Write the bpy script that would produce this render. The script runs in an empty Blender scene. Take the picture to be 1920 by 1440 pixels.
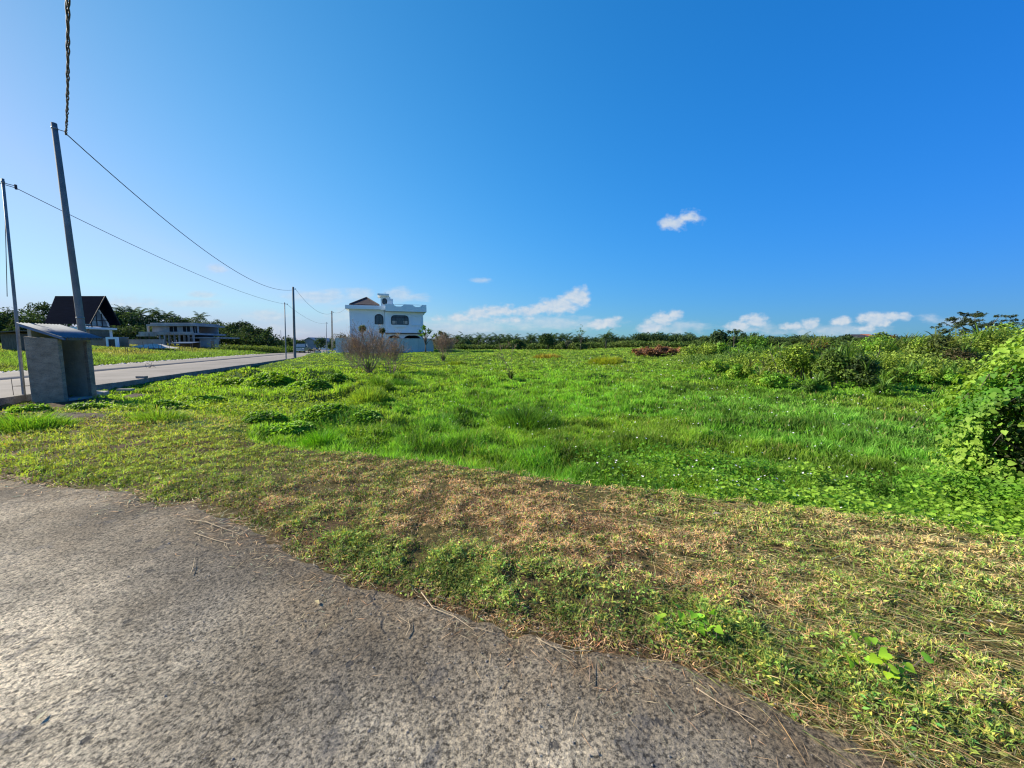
import bpy, math, random
import numpy as np
from mathutils import Vector, Matrix

R = math.radians
rng = np.random.default_rng(7)
random.seed(7)
scene = bpy.context.scene
COL = scene.collection

# ------------------------------------------------------------------ camera
F, HZ, H = 722.0, 647.0, 1.6                       # focal length and horizon line in photo pixels, eye height
PITCH = math.atan((720 - HZ) / F)
cam = bpy.data.cameras.new('camera'); camo = bpy.data.objects.new('camera', cam); COL.objects.link(camo)
camo.location = (0, 0, H); camo.rotation_euler = (R(90) - PITCH, 0, 0)
cam.sensor_width = 36.0; cam.lens = F / 1920 * 36.0; cam.clip_start = 0.05; cam.clip_end = 8000
scene.camera = camo

# ------------------------------------------------------------------ light
SUN_EL, SUN_AZ = R(30), R(-75)                     # azimuth from +Y, negative = towards -X
sdir = Vector((math.sin(SUN_AZ) * math.cos(SUN_EL), math.cos(SUN_AZ) * math.cos(SUN_EL), math.sin(SUN_EL)))
sl = bpy.data.lights.new('sun', 'SUN'); sl.energy = 5.0; sl.angle = R(0.5); sl.color = (1.0, 0.90, 0.72)
so = bpy.data.objects.new('sun', sl); COL.objects.link(so)
so.rotation_euler = sdir.to_track_quat('Z', 'Y').to_euler()
scene.view_settings.view_transform = 'Standard'
try: scene.view_settings.look = 'None'
except Exception: pass
scene.view_settings.exposure = 0.85
scene.view_settings.gamma = 1.0
scene.cycles.max_bounces = 6
scene.cycles.transparent_max_bounces = 8
scene.cycles.use_denoising = True
scene.cycles.filter_width = 1.2
scene.cycles.sample_clamp_indirect = 6.0


def wdir(px, py):
    u = (px - 960) / F; v = (720 - py) / F
    return u, math.cos(PITCH) + v * math.sin(PITCH), -math.sin(PITCH) + v * math.cos(PITCH)


def G(px, py, z=0.0):
    """the point of the level z seen at a pixel of the photograph"""
    u, dy, dz = wdir(px, py); t = (z - H) / dz
    return Vector((u * t, dy * t, z))


def A(px, py, Y):
    """the point at depth Y seen at a pixel of the photograph"""
    u, dy, dz = wdir(px, py); t = Y / dy
    return Vector((u * t, Y, H + dz * t))


# ------------------------------------------------------------------ world
world = bpy.data.worlds.new('World'); scene.world = world; world.use_nodes = True
nt = world.node_tree; nt.nodes.clear(); N = nt.nodes; L = nt.links


def mnode(op, *ins, clamp=False):
    n = N.new('ShaderNodeMath'); n.operation = op; n.use_clamp = clamp
    for i, v in enumerate(ins):
        if isinstance(v, (int, float)): n.inputs[i].default_value = v
        else: L.new(v, n.inputs[i])
    return n.outputs[0]


sky = N.new('ShaderNodeTexSky'); sky.sky_type = 'NISHITA'; sky.sun_disc = False
sky.sun_elevation = SUN_EL; sky.sun_rotation = SUN_AZ
sky.air_density = 1.0; sky.dust_density = 0.35; sky.ozone_density = 3.0; sky.altitude = 0
# the clear deep blue of this sky: the Nishita radiance graded by height and by angle to the sun
tc0 = N.new('ShaderNodeTexCoord'); s0 = N.new('ShaderNodeSeparateXYZ'); L.new(tc0.outputs['Generated'], s0.inputs[0])
dt = N.new('ShaderNodeVectorMath'); dt.operation = 'DOT_PRODUCT'; L.new(tc0.outputs['Generated'], dt.inputs[0]); dt.inputs[1].default_value = sdir
sr = N.new('ShaderNodeSeparateColor'); L.new(sky.outputs[0], sr.inputs[0])
lg = mnode('LOGARITHM', mnode('MULTIPLY', mnode('MAXIMUM', sr.outputs[1], 0.05), 0.115 * 2 ** -1.5), math.e)
zz = mnode('MAXIMUM', s0.outputs[2], 0.0)
chan = []
for i, (k0, k1, k2, k3) in enumerate([(0.489, -1.0191, 1.1874, .2215), (-.2068, -1.0552, .5554, -.7027), (.2325, -.8275, .0942, -.7002)]):
    e = mnode('ADD', mnode('MULTIPLY_ADD', zz, k1, k0 - 1.282), mnode('ADD', mnode('MULTIPLY', dt.outputs['Value'], k2), mnode('MULTIPLY', lg, k3)))
    chan.append(mnode('MULTIPLY', sr.outputs[i], mnode('EXPONENT', e)))
chan[0] = mnode('MINIMUM', chan[0], mnode('MULTIPLY', chan[1], 0.62))
chan[1] = mnode('MINIMUM', chan[1], mnode('MULTIPLY', chan[2], 0.80))
cc = N.new('ShaderNodeCombineColor')
for i in range(3): L.new(chan[i], cc.inputs[i])
skycol = cc.outputs[0]
bg1 = N.new('ShaderNodeBackground'); bg1.inputs['Strength'].default_value = 0.0814
L.new(skycol, bg1.inputs['Color'])
tc = N.new('ShaderNodeTexCoord'); sx = N.new('ShaderNodeSeparateXYZ'); L.new(tc.outputs['Generated'], sx.inputs[0])
ysafe = mnode('MAXIMUM', sx.outputs[1], 0.02)
cu = mnode('DIVIDE', sx.outputs[0], ysafe); cv = mnode('DIVIDE', sx.outputs[2], ysafe)
cx = N.new('ShaderNodeCombineXYZ'); L.new(cu, cx.inputs[0]); L.new(cv, cx.inputs[1])


def noise_w(scale, detail, rough, stretch, off=(0, 0, 0)):
    m = N.new('ShaderNodeVectorMath'); m.operation = 'MULTIPLY_ADD'
    L.new(cx.outputs[0], m.inputs[0]); m.inputs[1].default_value = (1, stretch, 1); m.inputs[2].default_value = off
    n = N.new('ShaderNodeTexNoise'); n.inputs['Scale'].default_value = scale
    n.inputs['Detail'].default_value = detail; n.inputs['Roughness'].default_value = rough
    L.new(m.outputs[0], n.inputs['Vector']); return n.outputs['Fac']


n1 = noise_w(30, 5, 0.55, 1.5)
n2 = noise_w(30, 5, 0.55, 1.5, (0.006, -0.009, 0))
n3 = noise_w(17, 5, 0.6, 2.6, (3, 1, 0))


def blobs(lst):
    tot = None
    for (px, py, a, b, o) in lst:
        u, dy, dz = wdir(px, py); u0 = u / dy; v0 = dz / dy; a /= F; b /= F
        m = N.new('ShaderNodeVectorMath'); m.operation = 'MULTIPLY_ADD'
        L.new(cx.outputs[0], m.inputs[0]); m.inputs[1].default_value = (1 / a, 1 / b, 0); m.inputs[2].default_value = (-u0 / a, -v0 / b, 0)
        l = N.new('ShaderNodeVectorMath'); l.operation = 'LENGTH'; L.new(m.outputs[0], l.inputs[0])
        f = mnode('MULTIPLY', mnode('SUBTRACT', 1.0, l.outputs['Value']), o)
        tot = f if tot is None else mnode('MAXIMUM', tot, f)
    return tot


DENSE = [(1265, 418, 34, 16, .75), (1295, 408, 26, 15, .8),
         (1052, 572, 46, 20, 1), (1082, 558, 30, 24, 1), (1020, 580, 40, 16, .8),
         (895, 588, 34, 17, .9), (870, 598, 50, 12, .7), (935, 582, 48, 14, .85), (985, 584, 44, 12, .8), (960, 600, 60, 10, .6),
         (1122, 609, 26, 13, 1), (1145, 604, 22, 14, 1),
         (1222, 612, 34, 16, 1), (1242, 602, 30, 18, 1), (1266, 590, 17, 14, 1),
         (1385, 612, 34, 12, .9), (1415, 602, 32, 16, 1), (1485, 613, 30, 11, .9), (1520, 608, 22, 14, .9),
         (1577, 603, 28, 12, 1), (1640, 600, 44, 17, 1), (1672, 594, 40, 11, .9), (1620, 616, 34, 10, .7),
         (823, 597, 24, 9, .6)]
FAINT = [(405, 503, 26, 10, .9), (610, 556, 75, 15, 1), (668, 553, 40, 13, .9), (375, 569, 60, 9, 1), (378, 553, 36, 8, .9),
         (745, 552, 34, 15, 1), (780, 558, 30, 8, .7), (500, 592, 60, 12, 1), (490, 622, 110, 14, .8), (665, 590, 70, 15, .9),
         (905, 526, 18, 6, .5), (880, 612, 110, 18, .9), (1040, 607, 110, 18, .8), (1290, 612, 60, 12, .6), (1250, 618, 60, 12, .7),
         (1420, 619, 60, 12, .7), (1560, 620, 110, 16, .7), (1745, 600, 30, 9, .5), (1800, 602, 40, 10, .6), (230, 570, 70, 14, .6)]
dn = mnode('ADD', blobs(DENSE), mnode('MULTIPLY', mnode('SUBTRACT', n1, 0.5), 1.55))
mr = N.new('ShaderNodeMapRange'); mr.interpolation_type = 'SMOOTHSTEP'; L.new(dn, mr.inputs[0])
mr.inputs[1].default_value = -0.04; mr.inputs[2].default_value = 0.66; mr.inputs[4].default_value = 0.88
fn_ = mnode('ADD', blobs(FAINT), mnode('MULTIPLY', mnode('SUBTRACT', n3, 0.5), 1.8))
mr2 = N.new('ShaderNodeMapRange'); mr2.interpolation_type = 'SMOOTHSTEP'; L.new(fn_, mr2.inputs[0])
mr2.inputs[1].default_value = -0.15; mr2.inputs[2].default_value = 0.7; mr2.inputs[4].default_value = 0.55
dens = mnode('MAXIMUM', mr.outputs[0], mr2.outputs[0])
front = mnode('GREATER_THAN', sx.outputs[1], 0.05)
dens = mnode('MULTIPLY', dens, front)
lit = mnode('MULTIPLY_ADD', mnode('SUBTRACT', n1, n2), 3.0, 0.5, clamp=True)
cmix = N.new('ShaderNodeMix'); cmix.data_type = 'RGBA'; L.new(lit, cmix.inputs[0])
cmix.inputs[6].default_value = (0.46, 0.57, 0.70, 1); cmix.inputs[7].default_value = (0.64, 0.68, 0.72, 1)
bg2 = N.new('ShaderNodeBackground'); L.new(cmix.outputs[2], bg2.inputs['Color']); bg2.inputs['Strength'].default_value = 0.62
mx = N.new('ShaderNodeMixShader'); L.new(dens, mx.inputs[0]); L.new(bg1.outputs[0], mx.inputs[1]); L.new(bg2.outputs[0], mx.inputs[2])
wo = N.new('ShaderNodeOutputWorld'); L.new(mx.outputs[0], wo.inputs[0])
world.cycles.sampling_method = 'MANUAL'; world.cycles.sample_map_resolution = 512

# ------------------------------------------------------------------ noise in numpy
def _h(ix, iy, s):
    n = (ix.astype(np.int64) * 374761393 + iy.astype(np.int64) * 668265263 + s * 1274126177) & 0xFFFFFFFF
    n = ((n ^ (n >> 13)) * 1274126177) & 0xFFFFFFFF
    n = (n ^ (n >> 16)) & 0xFFFFFF
    return n / float(0xFFFFFF)


def vn(x, y, s=0):
    x = np.asarray(x, float); y = np.asarray(y, float)
    ix = np.floor(x); iy = np.floor(y); fx = x - ix; fy = y - iy
    fx = fx * fx * (3 - 2 * fx); fy = fy * fy * (3 - 2 * fy)
    a = _h(ix, iy, s); b = _h(ix + 1, iy, s); c = _h(ix, iy + 1, s); d = _h(ix + 1, iy + 1, s)
    return (a * (1 - fx) + b * fx) * (1 - fy) + (c * (1 - fx) + d * fx) * fy


def fbm(x, y, s=0, o=4):
    t = 0; w = 0.5; tw = 0
    for k in range(o):
        t = t + w * vn(x * 2 ** k + 17.3 * k, y * 2 ** k - 9.1 * k, s + k); tw += w; w *= 0.5
    return t / tw


def sm(x, a, b):
    t = np.clip((np.asarray(x, float) - a) / (b - a), 0, 1); return t * t * (3 - 2 * t)


# ------------------------------------------------------------------ layout of the ground
def d_lip(x, y):                                   # > 0 on the field side of the concrete lip
    return (y - (4.79 - 0.369 * x - 0.06 * np.sin(x * 1.3))) / 1.066


RD = np.array([-0.3048, 0.9524]); RN = np.array([0.9524, 0.3048]); R0 = np.array([-15.3, 11.4])


def d_road(x, y):                                  # > 0 on the field side of the road's retaining kerb
    return (x - R0[0]) * RN[0] + (y - R0[1]) * RN[1]


def s_road(x, y): return (x - R0[0]) * RD[0] + (y - R0[1]) * RD[1]


PE = np.array([(-30, 12.5), (-12, 6.6), (-6.35, 4.64), (-4.48, 4.11), (-2.54, 3.45), (-1.62, 2.80), (-0.94, 2.47), (-0.35, 2.16), (0.12, 1.95),
               (0.81, 1.80), (1.1, 1.60), (1.3, 1.46), (1.55, 1.30), (1.95, 1.10), (3.2, 0.5), (8.0, -2.5), (30, -16)])


def y_path(x):
    x = np.asarray(x, float)
    return np.interp(x, PE[:, 0], PE[:, 1]) + 0.22 * (fbm(x * 2.2, x * 0 + 3, 5) - 0.5) + 0.09 * (vn(x * 9, x * 0, 6) - .5)


MOUNDS = [(430, 712, 1.6, .22), (480, 712, 1.6, .35), (540, 716, 1.7, .40), (595, 716, 1.6, .42), (635, 716, 1.1, .30), (690, 735, 0.9, .38), (700, 760, .7, .25),
          (630, 795, 1.2, .16), (680, 800, 1.0, .13), (560, 800, 1.0, .13), (750, 718, 0.9, .34), (985, 790, .5, .22), (940, 790, .6, .16),
          (870, 783, .5, .16), (1165, 850, .6, .18), (1060, 820, .7, .12), (1330, 800, .8, .14), (915, 716, .8, .18), (1110, 712, 1.5, .2), (890, 742, .6, .2),
          (1200, 735, 1.5, .12), (1250, 850, .6, .15), (1030, 700, 1.4, .2), (845, 665, 3, .35), (870, 672, 2, .3), (950, 672, 3, .3), (1020, 668, 2.5, .4), (1135, 676, 2.5, .55),
          (1320, 712, 1.8, .4), (1370, 705, 1.8, .5), (1290, 722, 1.2, .2), (1440, 700, 2.0, .5), (1160, 684, 1.5, .3),
          (60, 800, .9, .15), (20, 790, .7, .25),
          (450, 745, .9, -.22), (500, 748, 1.0, -.28), (550, 748, 1.0, -.32), (600, 748, 1.0, -.34), (640, 742, .8, -.28), (790, 735, 1.0, -.2), (112, 756, 1.1, .16), (70, 756, .9, .05), (1000, 812, .6, -.16), (885, 800, .5, -.15)]
MOUNDS = [(G(a, b, -0.28)[0], G(a, b, -0.28)[1], r, h) for a, b, r, h in MOUNDS]

MOUNDS += [(-14.0, 11.6, 1.4, .15), (-13.2, 12.4, .9, .1)]


def ground_z(x, y):
    x = np.asarray(x, float); y = np.asarray(y, float)
    dl = d_lip(x, y); dr = d_road(x, y)
    verge = -0.012 + 0.028 * sm(y - y_path(x), 0.0, 0.35) - 0.05 * sm(dl, -2, 0) + 0.03 * (fbm(x * 1.7, y * 1.7, 3) - .5) * sm(y - y_path(x), 0.1, .6)
    b = 0.36 * (fbm(x * 0.62, y * 0.62, 11) - 0.5) + 0.30 * (fbm(x * 0.22, y * 0.22, 12) - 0.5) + .16 * (vn(x * 2.1, y * 2.1, 13) - .5)
    b = b * (.35 + .65 * sm(dl, .2, 2.0))
    field = -0.30 + b + 0.75 * sm(y, 26, 64) + 0.5 * sm(x, 13, 26) * sm(y, 10, 22)
    for (mx_, my_, r, h) in MOUNDS:
        d2 = ((x - mx_) ** 2 + (y - my_) ** 2) / (r * r)
        field = field + h * np.exp(-np.minimum(d2, 30) * 1.6) * (0.75 + .5 * vn(x * 2.5, y * 2.5, 21))
    wide = 0.12 + 4.0 * sm(-x, 4.2, 6.5)
    t = np.maximum(sm(dl / wide, 0, 1), 1 - sm(dr, .7, 3.4) * 1.0)
    z = verge * (1 - t) + field * t
    far_l = 0.05 + 1.25 * sm(-dr, 11, 34) + 0.12 * (fbm(x * .4, y * .4, 8) - .5)
    z = np.where(dr < 0.0, np.where(dr > -10.2, -0.16, far_l), z)
    z = np.where((dr < 0.4) & (dr >= 0), np.minimum(z, -0.2), z)
    # beyond the road's end and far away all is level
    return z


# ------------------------------------------------------------------ mesh helpers
def tag(o, label=None, cat=None, group=None, kind=None):
    if label: o['label'] = label
    if cat: o['category'] = cat
    if group: o['group'] = group
    if kind: o['kind'] = kind
    return o


def empty(name, loc=(0, 0, 0), rz=0.0):
    o = bpy.data.objects.new(name, None); COL.objects.link(o); o.location = loc; o.rotation_euler = (0, 0, rz)
    o.empty_display_size = 0.3
    return o


def np_mesh(name, V, T, mat, parent=None, C=None, smooth=False, loc=None):
    """V (n,3), T (m,3|4) -> one mesh object"""
    me = bpy.data.meshes.new(name)
    V = np.ascontiguousarray(V, dtype=np.float32); T = np.ascontiguousarray(T, dtype=np.int32); k = T.shape[1]
    me.vertices.add(len(V)); me.vertices.foreach_set('co', V.ravel())
    me.loops.add(T.size); me.loops.foreach_set('vertex_index', T.ravel())
    me.polygons.add(len(T)); me.polygons.foreach_set('loop_start', np.arange(0, T.size, k, dtype=np.int32))
    me.polygons.foreach_set('loop_total', np.full(len(T), k, dtype=np.int32))
    if smooth: me.polygons.foreach_set('use_smooth', np.ones(len(T), dtype=bool))
    me.update(calc_edges=True)
    if C is not None:
        at = me.color_attributes.new('Col', 'FLOAT_COLOR', 'POINT')
        c4 = np.ones((len(V), 4), np.float32); c4[:, :3] = C; at.data.foreach_set('color', c4.ravel())
    me.materials.append(mat)
    o = bpy.data.objects.new(name, me); COL.objects.link(o)
    if parent: o.parent = parent
    if loc is not None: o.location = loc
    return o


class MB:
    """collects boxes, tubes and plates, then links them as one mesh object"""
    def __init__(s): s.v = []; s.f = []

    def add(s, vs, fs):
        o = len(s.v); s.v += [tuple(v) for v in vs]; s.f += [tuple(o + i for i in f) for f in fs]; return s

    def hexa(s, p):                                # 8 points, bottom ring then top ring
        return s.add(p, [(3, 2, 1, 0), (4, 5, 6, 7), (0, 1, 5, 4), (1, 2, 6, 5), (2, 3, 7, 6), (3, 0, 4, 7)])

    def box(s, x0, x1, y0, y1, z0, z1):
        return s.hexa([(x0, y0, z0), (x1, y0, z0), (x1, y1, z0), (x0, y1, z0), (x0, y0, z1), (x1, y0, z1), (x1, y1, z1), (x0, y1, z1)])

    def obox(s, c, ax, ay, sx_, sy_, z0, z1):      # oriented box in plan
        c = Vector(c); a = Vector(ax) * sx_ / 2; b = Vector(ay) * sy_ / 2
        q = [c - a - b, c + a - b, c + a + b, c - a + b]
        return s.hexa([(p.x, p.y, z0) for p in q] + [(p.x, p.y, z1) for p in q])

    def tube(s, pts, rad, n=8, cap=True):
        pts = [Vector(p) for p in pts]; rad = rad if isinstance(rad, (list, tuple)) else [rad] * len(pts)
        rings = []; up = Vector((0, 0, 1)); o = len(s.v)
        for i, p in enumerate(pts):
            d = (pts[min(i + 1, len(pts) - 1)] - pts[max(i - 1, 0)]).normalized()
            r = up if abs(d.z) < .95 else Vector((1, 0, 0))
            a = d.cross(r).normalized(); b = d.cross(a)
            for k in range(n):
                t = 2 * math.pi * k / n; s.v.append(tuple(p + (a * math.cos(t) + b * math.sin(t)) * rad[i]))
        for i in range(len(pts) - 1):
            for k in range(n):
                s.f.append((o + i * n + k, o + i * n + (k + 1) % n, o + (i + 1) * n + (k + 1) % n, o + (i + 1) * n + k))
        if cap:
            s.f.append(tuple(o + k for k in range(n))[::-1]); s.f.append(tuple(o + (len(pts) - 1) * n + k for k in range(n)))
        return s

    def prism(s, outline, axis_vec):               # closed outline of 3D points swept along a vector
        n = len(outline); o = [Vector(p) for p in outline]; a = Vector(axis_vec)
        vs = o + [p + a for p in o]
        return s.add(vs, [tuple(range(n))[::-1], tuple(range(n, 2 * n))] + [(i, (i + 1) % n, n + (i + 1) % n, n + i) for i in range(n)])

    def build(s, name, mat, parent=None, smooth=False, bevel=0.0, loc=None):
        me = bpy.data.meshes.new(name); me.from_pydata(s.v, [], s.f); me.update()
        if smooth:
            for p in me.polygons: p.use_smooth = True
        me.materials.append(mat)
        o = bpy.data.objects.new(name, me); COL.objects.link(o)
        if parent: o.parent = parent
        if loc is not None: o.location = loc
        if bevel:
            b = o.modifiers.new('bevel', 'BEVEL'); b.width = bevel; b.segments = 2; b.limit_method = 'ANGLE'
        return o


def copy_tree(o, parent=None):
    c = o.copy(); COL.objects.link(c); c.parent = parent
    for ch in list(o.children): copy_tree(ch, c)
    return c


# ------------------------------------------------------------------ materials
def new_mat(name):
    m = bpy.data.materials.new(name); m.use_nodes = True; t = m.node_tree; t.nodes.clear()
    out = t.nodes.new('ShaderNodeOutputMaterial'); return m, t, out


def foliage_mat(name, trans=0.35, rough=0.5, spec=0.35, vary=0.0):
    m, t, out = new_mat(name)
    a = t.nodes.new('ShaderNodeAttribute'); a.attribute_name = 'Col'
    p = t.nodes.new('ShaderNodeBsdfPrincipled'); p.inputs['Roughness'].default_value = rough
    p.inputs['Specular IOR Level'].default_value = spec
    tr = t.nodes.new('ShaderNodeBsdfTranslucent'); mi = t.nodes.new('ShaderNodeMixShader'); mi.inputs[0].default_value = trans
    g = t.nodes.new('ShaderNodeMix'); g.data_type = 'RGBA'; g.blend_type = 'MULTIPLY'; g.inputs[0].default_value = 1
    g.inputs[7].default_value = (1.5, 1.5, 0.7, 1)
    t.links.new(a.outputs['Color'], p.inputs['Base Color']); t.links.new(a.outputs['Color'], g.inputs[6])
    t.links.new(g.outputs[2], tr.inputs['Color'])
    t.links.new(p.outputs[0], mi.inputs[1]); t.links.new(tr.outputs[0], mi.inputs[2]); t.links.new(mi.outputs[0], out.inputs[0])
    return m


def rough_mat(name, c1, c2, scale=3.0, rough=0.85, bump=0.2, bscale=40.0, c3=None, spec=0.3, metal=0.0, stretch=(1, 1, 1)):
    """mottled solid surface: two colours in patches, optional third in fine specks, and a bump"""
    m, t, out = new_mat(name)
    p = t.nodes.new('ShaderNodeBsdfPrincipled'); p.inputs['Roughness'].default_value = rough
    p.inputs['Specular IOR Level'].default_value = spec; p.inputs['Metallic'].default_value = metal
    tc_ = t.nodes.new('ShaderNodeTexCoord'); mp = t.nodes.new('ShaderNodeMapping'); mp.inputs['Scale'].default_value = stretch
    t.links.new(tc_.outputs['Object'], mp.inputs[0])
    n = t.nodes.new('ShaderNodeTexNoise'); n.inputs['Scale'].default_value = scale; n.inputs['Detail'].default_value = 8; n.inputs['Roughness'].default_value = .65
    t.links.new(mp.outputs[0], n.inputs['Vector'])
    r = t.nodes.new('ShaderNodeValToRGB'); r.color_ramp.elements[0].position = .35; r.color_ramp.elements[1].position = .65
    r.color_ramp.elements[0].color = (*c1, 1); r.color_ramp.elements[1].color = (*c2, 1); t.links.new(n.outputs['Fac'], r.inputs[0])
    col = r.outputs[0]
    n2_ = t.nodes.new('ShaderNodeTexNoise'); n2_.inputs['Scale'].default_value = bscale; n2_.inputs['Detail'].default_value = 5
    t.links.new(mp.outputs[0], n2_.inputs['Vector'])
    if c3:
        r2 = t.nodes.new('ShaderNodeValToRGB'); r2.color_ramp.elements[0].position = .56; r2.color_ramp.elements[1].position = .66
        t.links.new(n2_.outputs['Fac'], r2.inputs[0])
        mi = t.nodes.new('ShaderNodeMix'); mi.data_type = 'RGBA'; t.links.new(r2.outputs[0], mi.inputs[0]); t.links.new(col, mi.inputs[6]); mi.inputs[7].default_value = (*c3, 1)
        col = mi.outputs[2]
    t.links.new(col, p.inputs['Base Color'])
    if bump:
        b = t.nodes.new('ShaderNodeBump'); b.inputs['Strength'].default_value = bump; b.inputs['Distance'].default_value = .02
        t.links.new(n2_.outputs['Fac'], b.inputs['Height']); t.links.new(b.outputs[0], p.inputs['Normal'])
    t.links.new(p.outputs[0], out.inputs[0]); return m


def path_mat():
    """weathered rough concrete with worn pits, exposed grit and brown silt near the verge"""
    m, t, out = new_mat('path_concrete'); ln = t.links.new
    p = t.nodes.new('ShaderNodeBsdfPrincipled'); p.inputs['Roughness'].default_value = .88; p.inputs['Specular IOR Level'].default_value = .25
    tc_ = t.nodes.new('ShaderNodeTexCoord'); co = tc_.outputs['Object']

    def nz(s, d=6, r=.6, dist=0):
        n = t.nodes.new('ShaderNodeTexNoise'); n.inputs['Scale'].default_value = s; n.inputs['Detail'].default_value = d
        n.inputs['Roughness'].default_value = r; n.inputs['Distortion'].default_value = dist; ln(co, n.inputs['Vector']); return n.outputs['Fac']

    def ramp(f, stops):
        r = t.nodes.new('ShaderNodeValToRGB'); e = r.color_ramp.elements
        while len(e) < len(stops): e.new(0.5)
        for q, (pos, c) in zip(e, stops): q.position = pos; q.color = (*c, 1) if len(c) == 3 else c
        ln(f, r.inputs[0]); return r.outputs[0]

    def mixc(f, a, b, bt='MIX'):
        k = t.nodes.new('ShaderNodeMix'); k.data_type = 'RGBA'; k.blend_type = bt
        for i, v in ((0, f), (6, a), (7, b)):
            if isinstance(v, (int, float)): k.inputs[i].default_value = v
            elif isinstance(v, tuple): k.inputs[i].default_value = (*v, 1)
            else: ln(v, k.inputs[i])
        return k.outputs[2]

    def mt(op, a, b):
        k = t.nodes.new('ShaderNodeMath'); k.operation = op
        for i, v in enumerate((a, b)):
            if isinstance(v, (int, float)): k.inputs[i].default_value = v
            else: ln(v, k.inputs[i])
        return k.outputs[0]
    big = nz(0.9, 5, .6, .4); mid = nz(5, 6, .65, .3); fine = nz(46, 6, .75); grit = nz(75, 4, .8)
    base = ramp(big, [(.38, (.18, .15, .105)), (.50, (.33, .29, .22)), (.60, (.60, .52, .39))])
    base = mixc(.35, base, ramp(mid, [(.3, (.14, .125, .10)), (.62, (.46, .42, .345))]))
    vo = t.nodes.new('ShaderNodeTexVoronoi'); vo.inputs['Scale'].default_value = 34; ln(co, vo.inputs['Vector'])
    vo2 = t.nodes.new('ShaderNodeTexVoronoi'); vo2.inputs['Scale'].default_value = 85; ln(co, vo2.inputs['Vector'])
    pit = ramp(mt('ADD', vo.outputs['Distance'], mt('MULTIPLY', fine, .8)), [(.42, (1, 1, 1)), (.60, (0, 0, 0))])
    base = mixc(mt('MULTIPLY', pit, .75), base, (.055, .05, .045))
    speck = ramp(grit, [(.40, (.30, .30, .32)), (.5, (.95, .95, .95)), (.60, (1.55, 1.5, 1.45))])
    base = mixc(.8, base, speck, 'MULTIPLY')
    at = t.nodes.new('ShaderNodeAttribute'); at.attribute_name = 'Col'; se = t.nodes.new('ShaderNodeSeparateColor'); ln(at.outputs['Color'], se.inputs[0])
    silt = mt('MULTIPLY', se.outputs[0], ramp(mid, [(.3, (.35, .35, .35)), (.6, (1, 1, 1))]))
    base = mixc(silt, base, mixc(.7, (.165, .125, .08), speck, 'MULTIPLY'))
    patch = ramp(nz(2.3, 7, .6, .8), [(.60, (0, 0, 0)), (.68, (1, 1, 1))])
    base = mixc(mt('MULTIPLY', patch, .6), base, (.105, .105, .11))
    cells = t.nodes.new('ShaderNodeTexNoise'); cells.inputs['Scale'].default_value = 48; cells.inputs['Detail'].default_value = 6; cells.inputs['Roughness'].default_value = .72; ln(co, cells.inputs['Vector'])
    base = mixc(.85, base, ramp(cells.outputs['Fac'], [(.41, (.18, .175, .17)), (.47, (.92, .92, .92)), (.60, (1.28, 1.25, 1.2))]), 'MULTIPLY')
    vc = t.nodes.new('ShaderNodeTexVoronoi'); vc.inputs['Scale'].default_value = 4.2; ln(co, vc.inputs['Vector'])
    crater = ramp(mt('ADD', vc.outputs['Distance'], mt('MULTIPLY', nz(18, 4, .6), .34)), [(.235, (1, 1, 1)), (.275, (0, 0, 0))])
    wob_ = t.nodes.new('ShaderNodeVectorMath'); wob_.operation = 'MULTIPLY_ADD'; nn = t.nodes.new('ShaderNodeTexNoise'); nn.inputs['Scale'].default_value = 3; nn.inputs['Detail'].default_value = 6; ln(co, nn.inputs['Vector'])
    ln(nn.outputs['Color'], wob_.inputs[0]); wob_.inputs[1].default_value = (.5, .5, 0); ln(co, wob_.inputs[2])
    ve = t.nodes.new('ShaderNodeTexVoronoi'); ve.feature = 'DISTANCE_TO_EDGE'; ve.inputs['Scale'].default_value = .55; ln(wob_.outputs[0], ve.inputs['Vector'])
    crack = mt('MULTIPLY', ramp(ve.outputs['Distance'], [(.002, (1, 1, 1)), (.006, (0, 0, 0))]), ramp(nz(1.7, 3), [(.48, (0, 0, 0)), (.55, (1, 1, 1))]))
    dark_ = mt('MAXIMUM', mt('MULTIPLY', crater, .8), mt('MULTIPLY', crack, .75))
    base = mixc(1.0, base, ramp(nz(.55, 4, .55, .5), [(.40, (.62, .62, .64)), (.56, (1.05, 1.04, 1.02))]), 'MULTIPLY')
    base = mixc(dark_, base, (.05, .047, .045))
    ln(base, p.inputs['Base Color'])
    hgt0 = mt('SUBTRACT', mt('MULTIPLY', cells.outputs['Fac'], 1.1), dark_)
    hgt = mt('ADD', mt('MULTIPLY', fine, 1.0), mt('ADD', mt('MULTIPLY', grit, .45), mt('MULTIPLY', mt('MINIMUM', vo.outputs['Distance'], .45), .9)))
    hgt = mt('ADD', hgt, mt('MULTIPLY', mid, 1.2)); hgt = mt('SUBTRACT', mt('ADD', hgt, hgt0), mt('MULTIPLY', patch, .35))
    b = t.nodes.new('ShaderNodeBump'); b.inputs['Strength'].default_value = .6; b.inputs['Distance'].default_value = .018
    ln(hgt, b.inputs['Height']); ln(b.outputs[0], p.inputs['Normal']); ln(p.outputs[0], out.inputs[0]); return m


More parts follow.
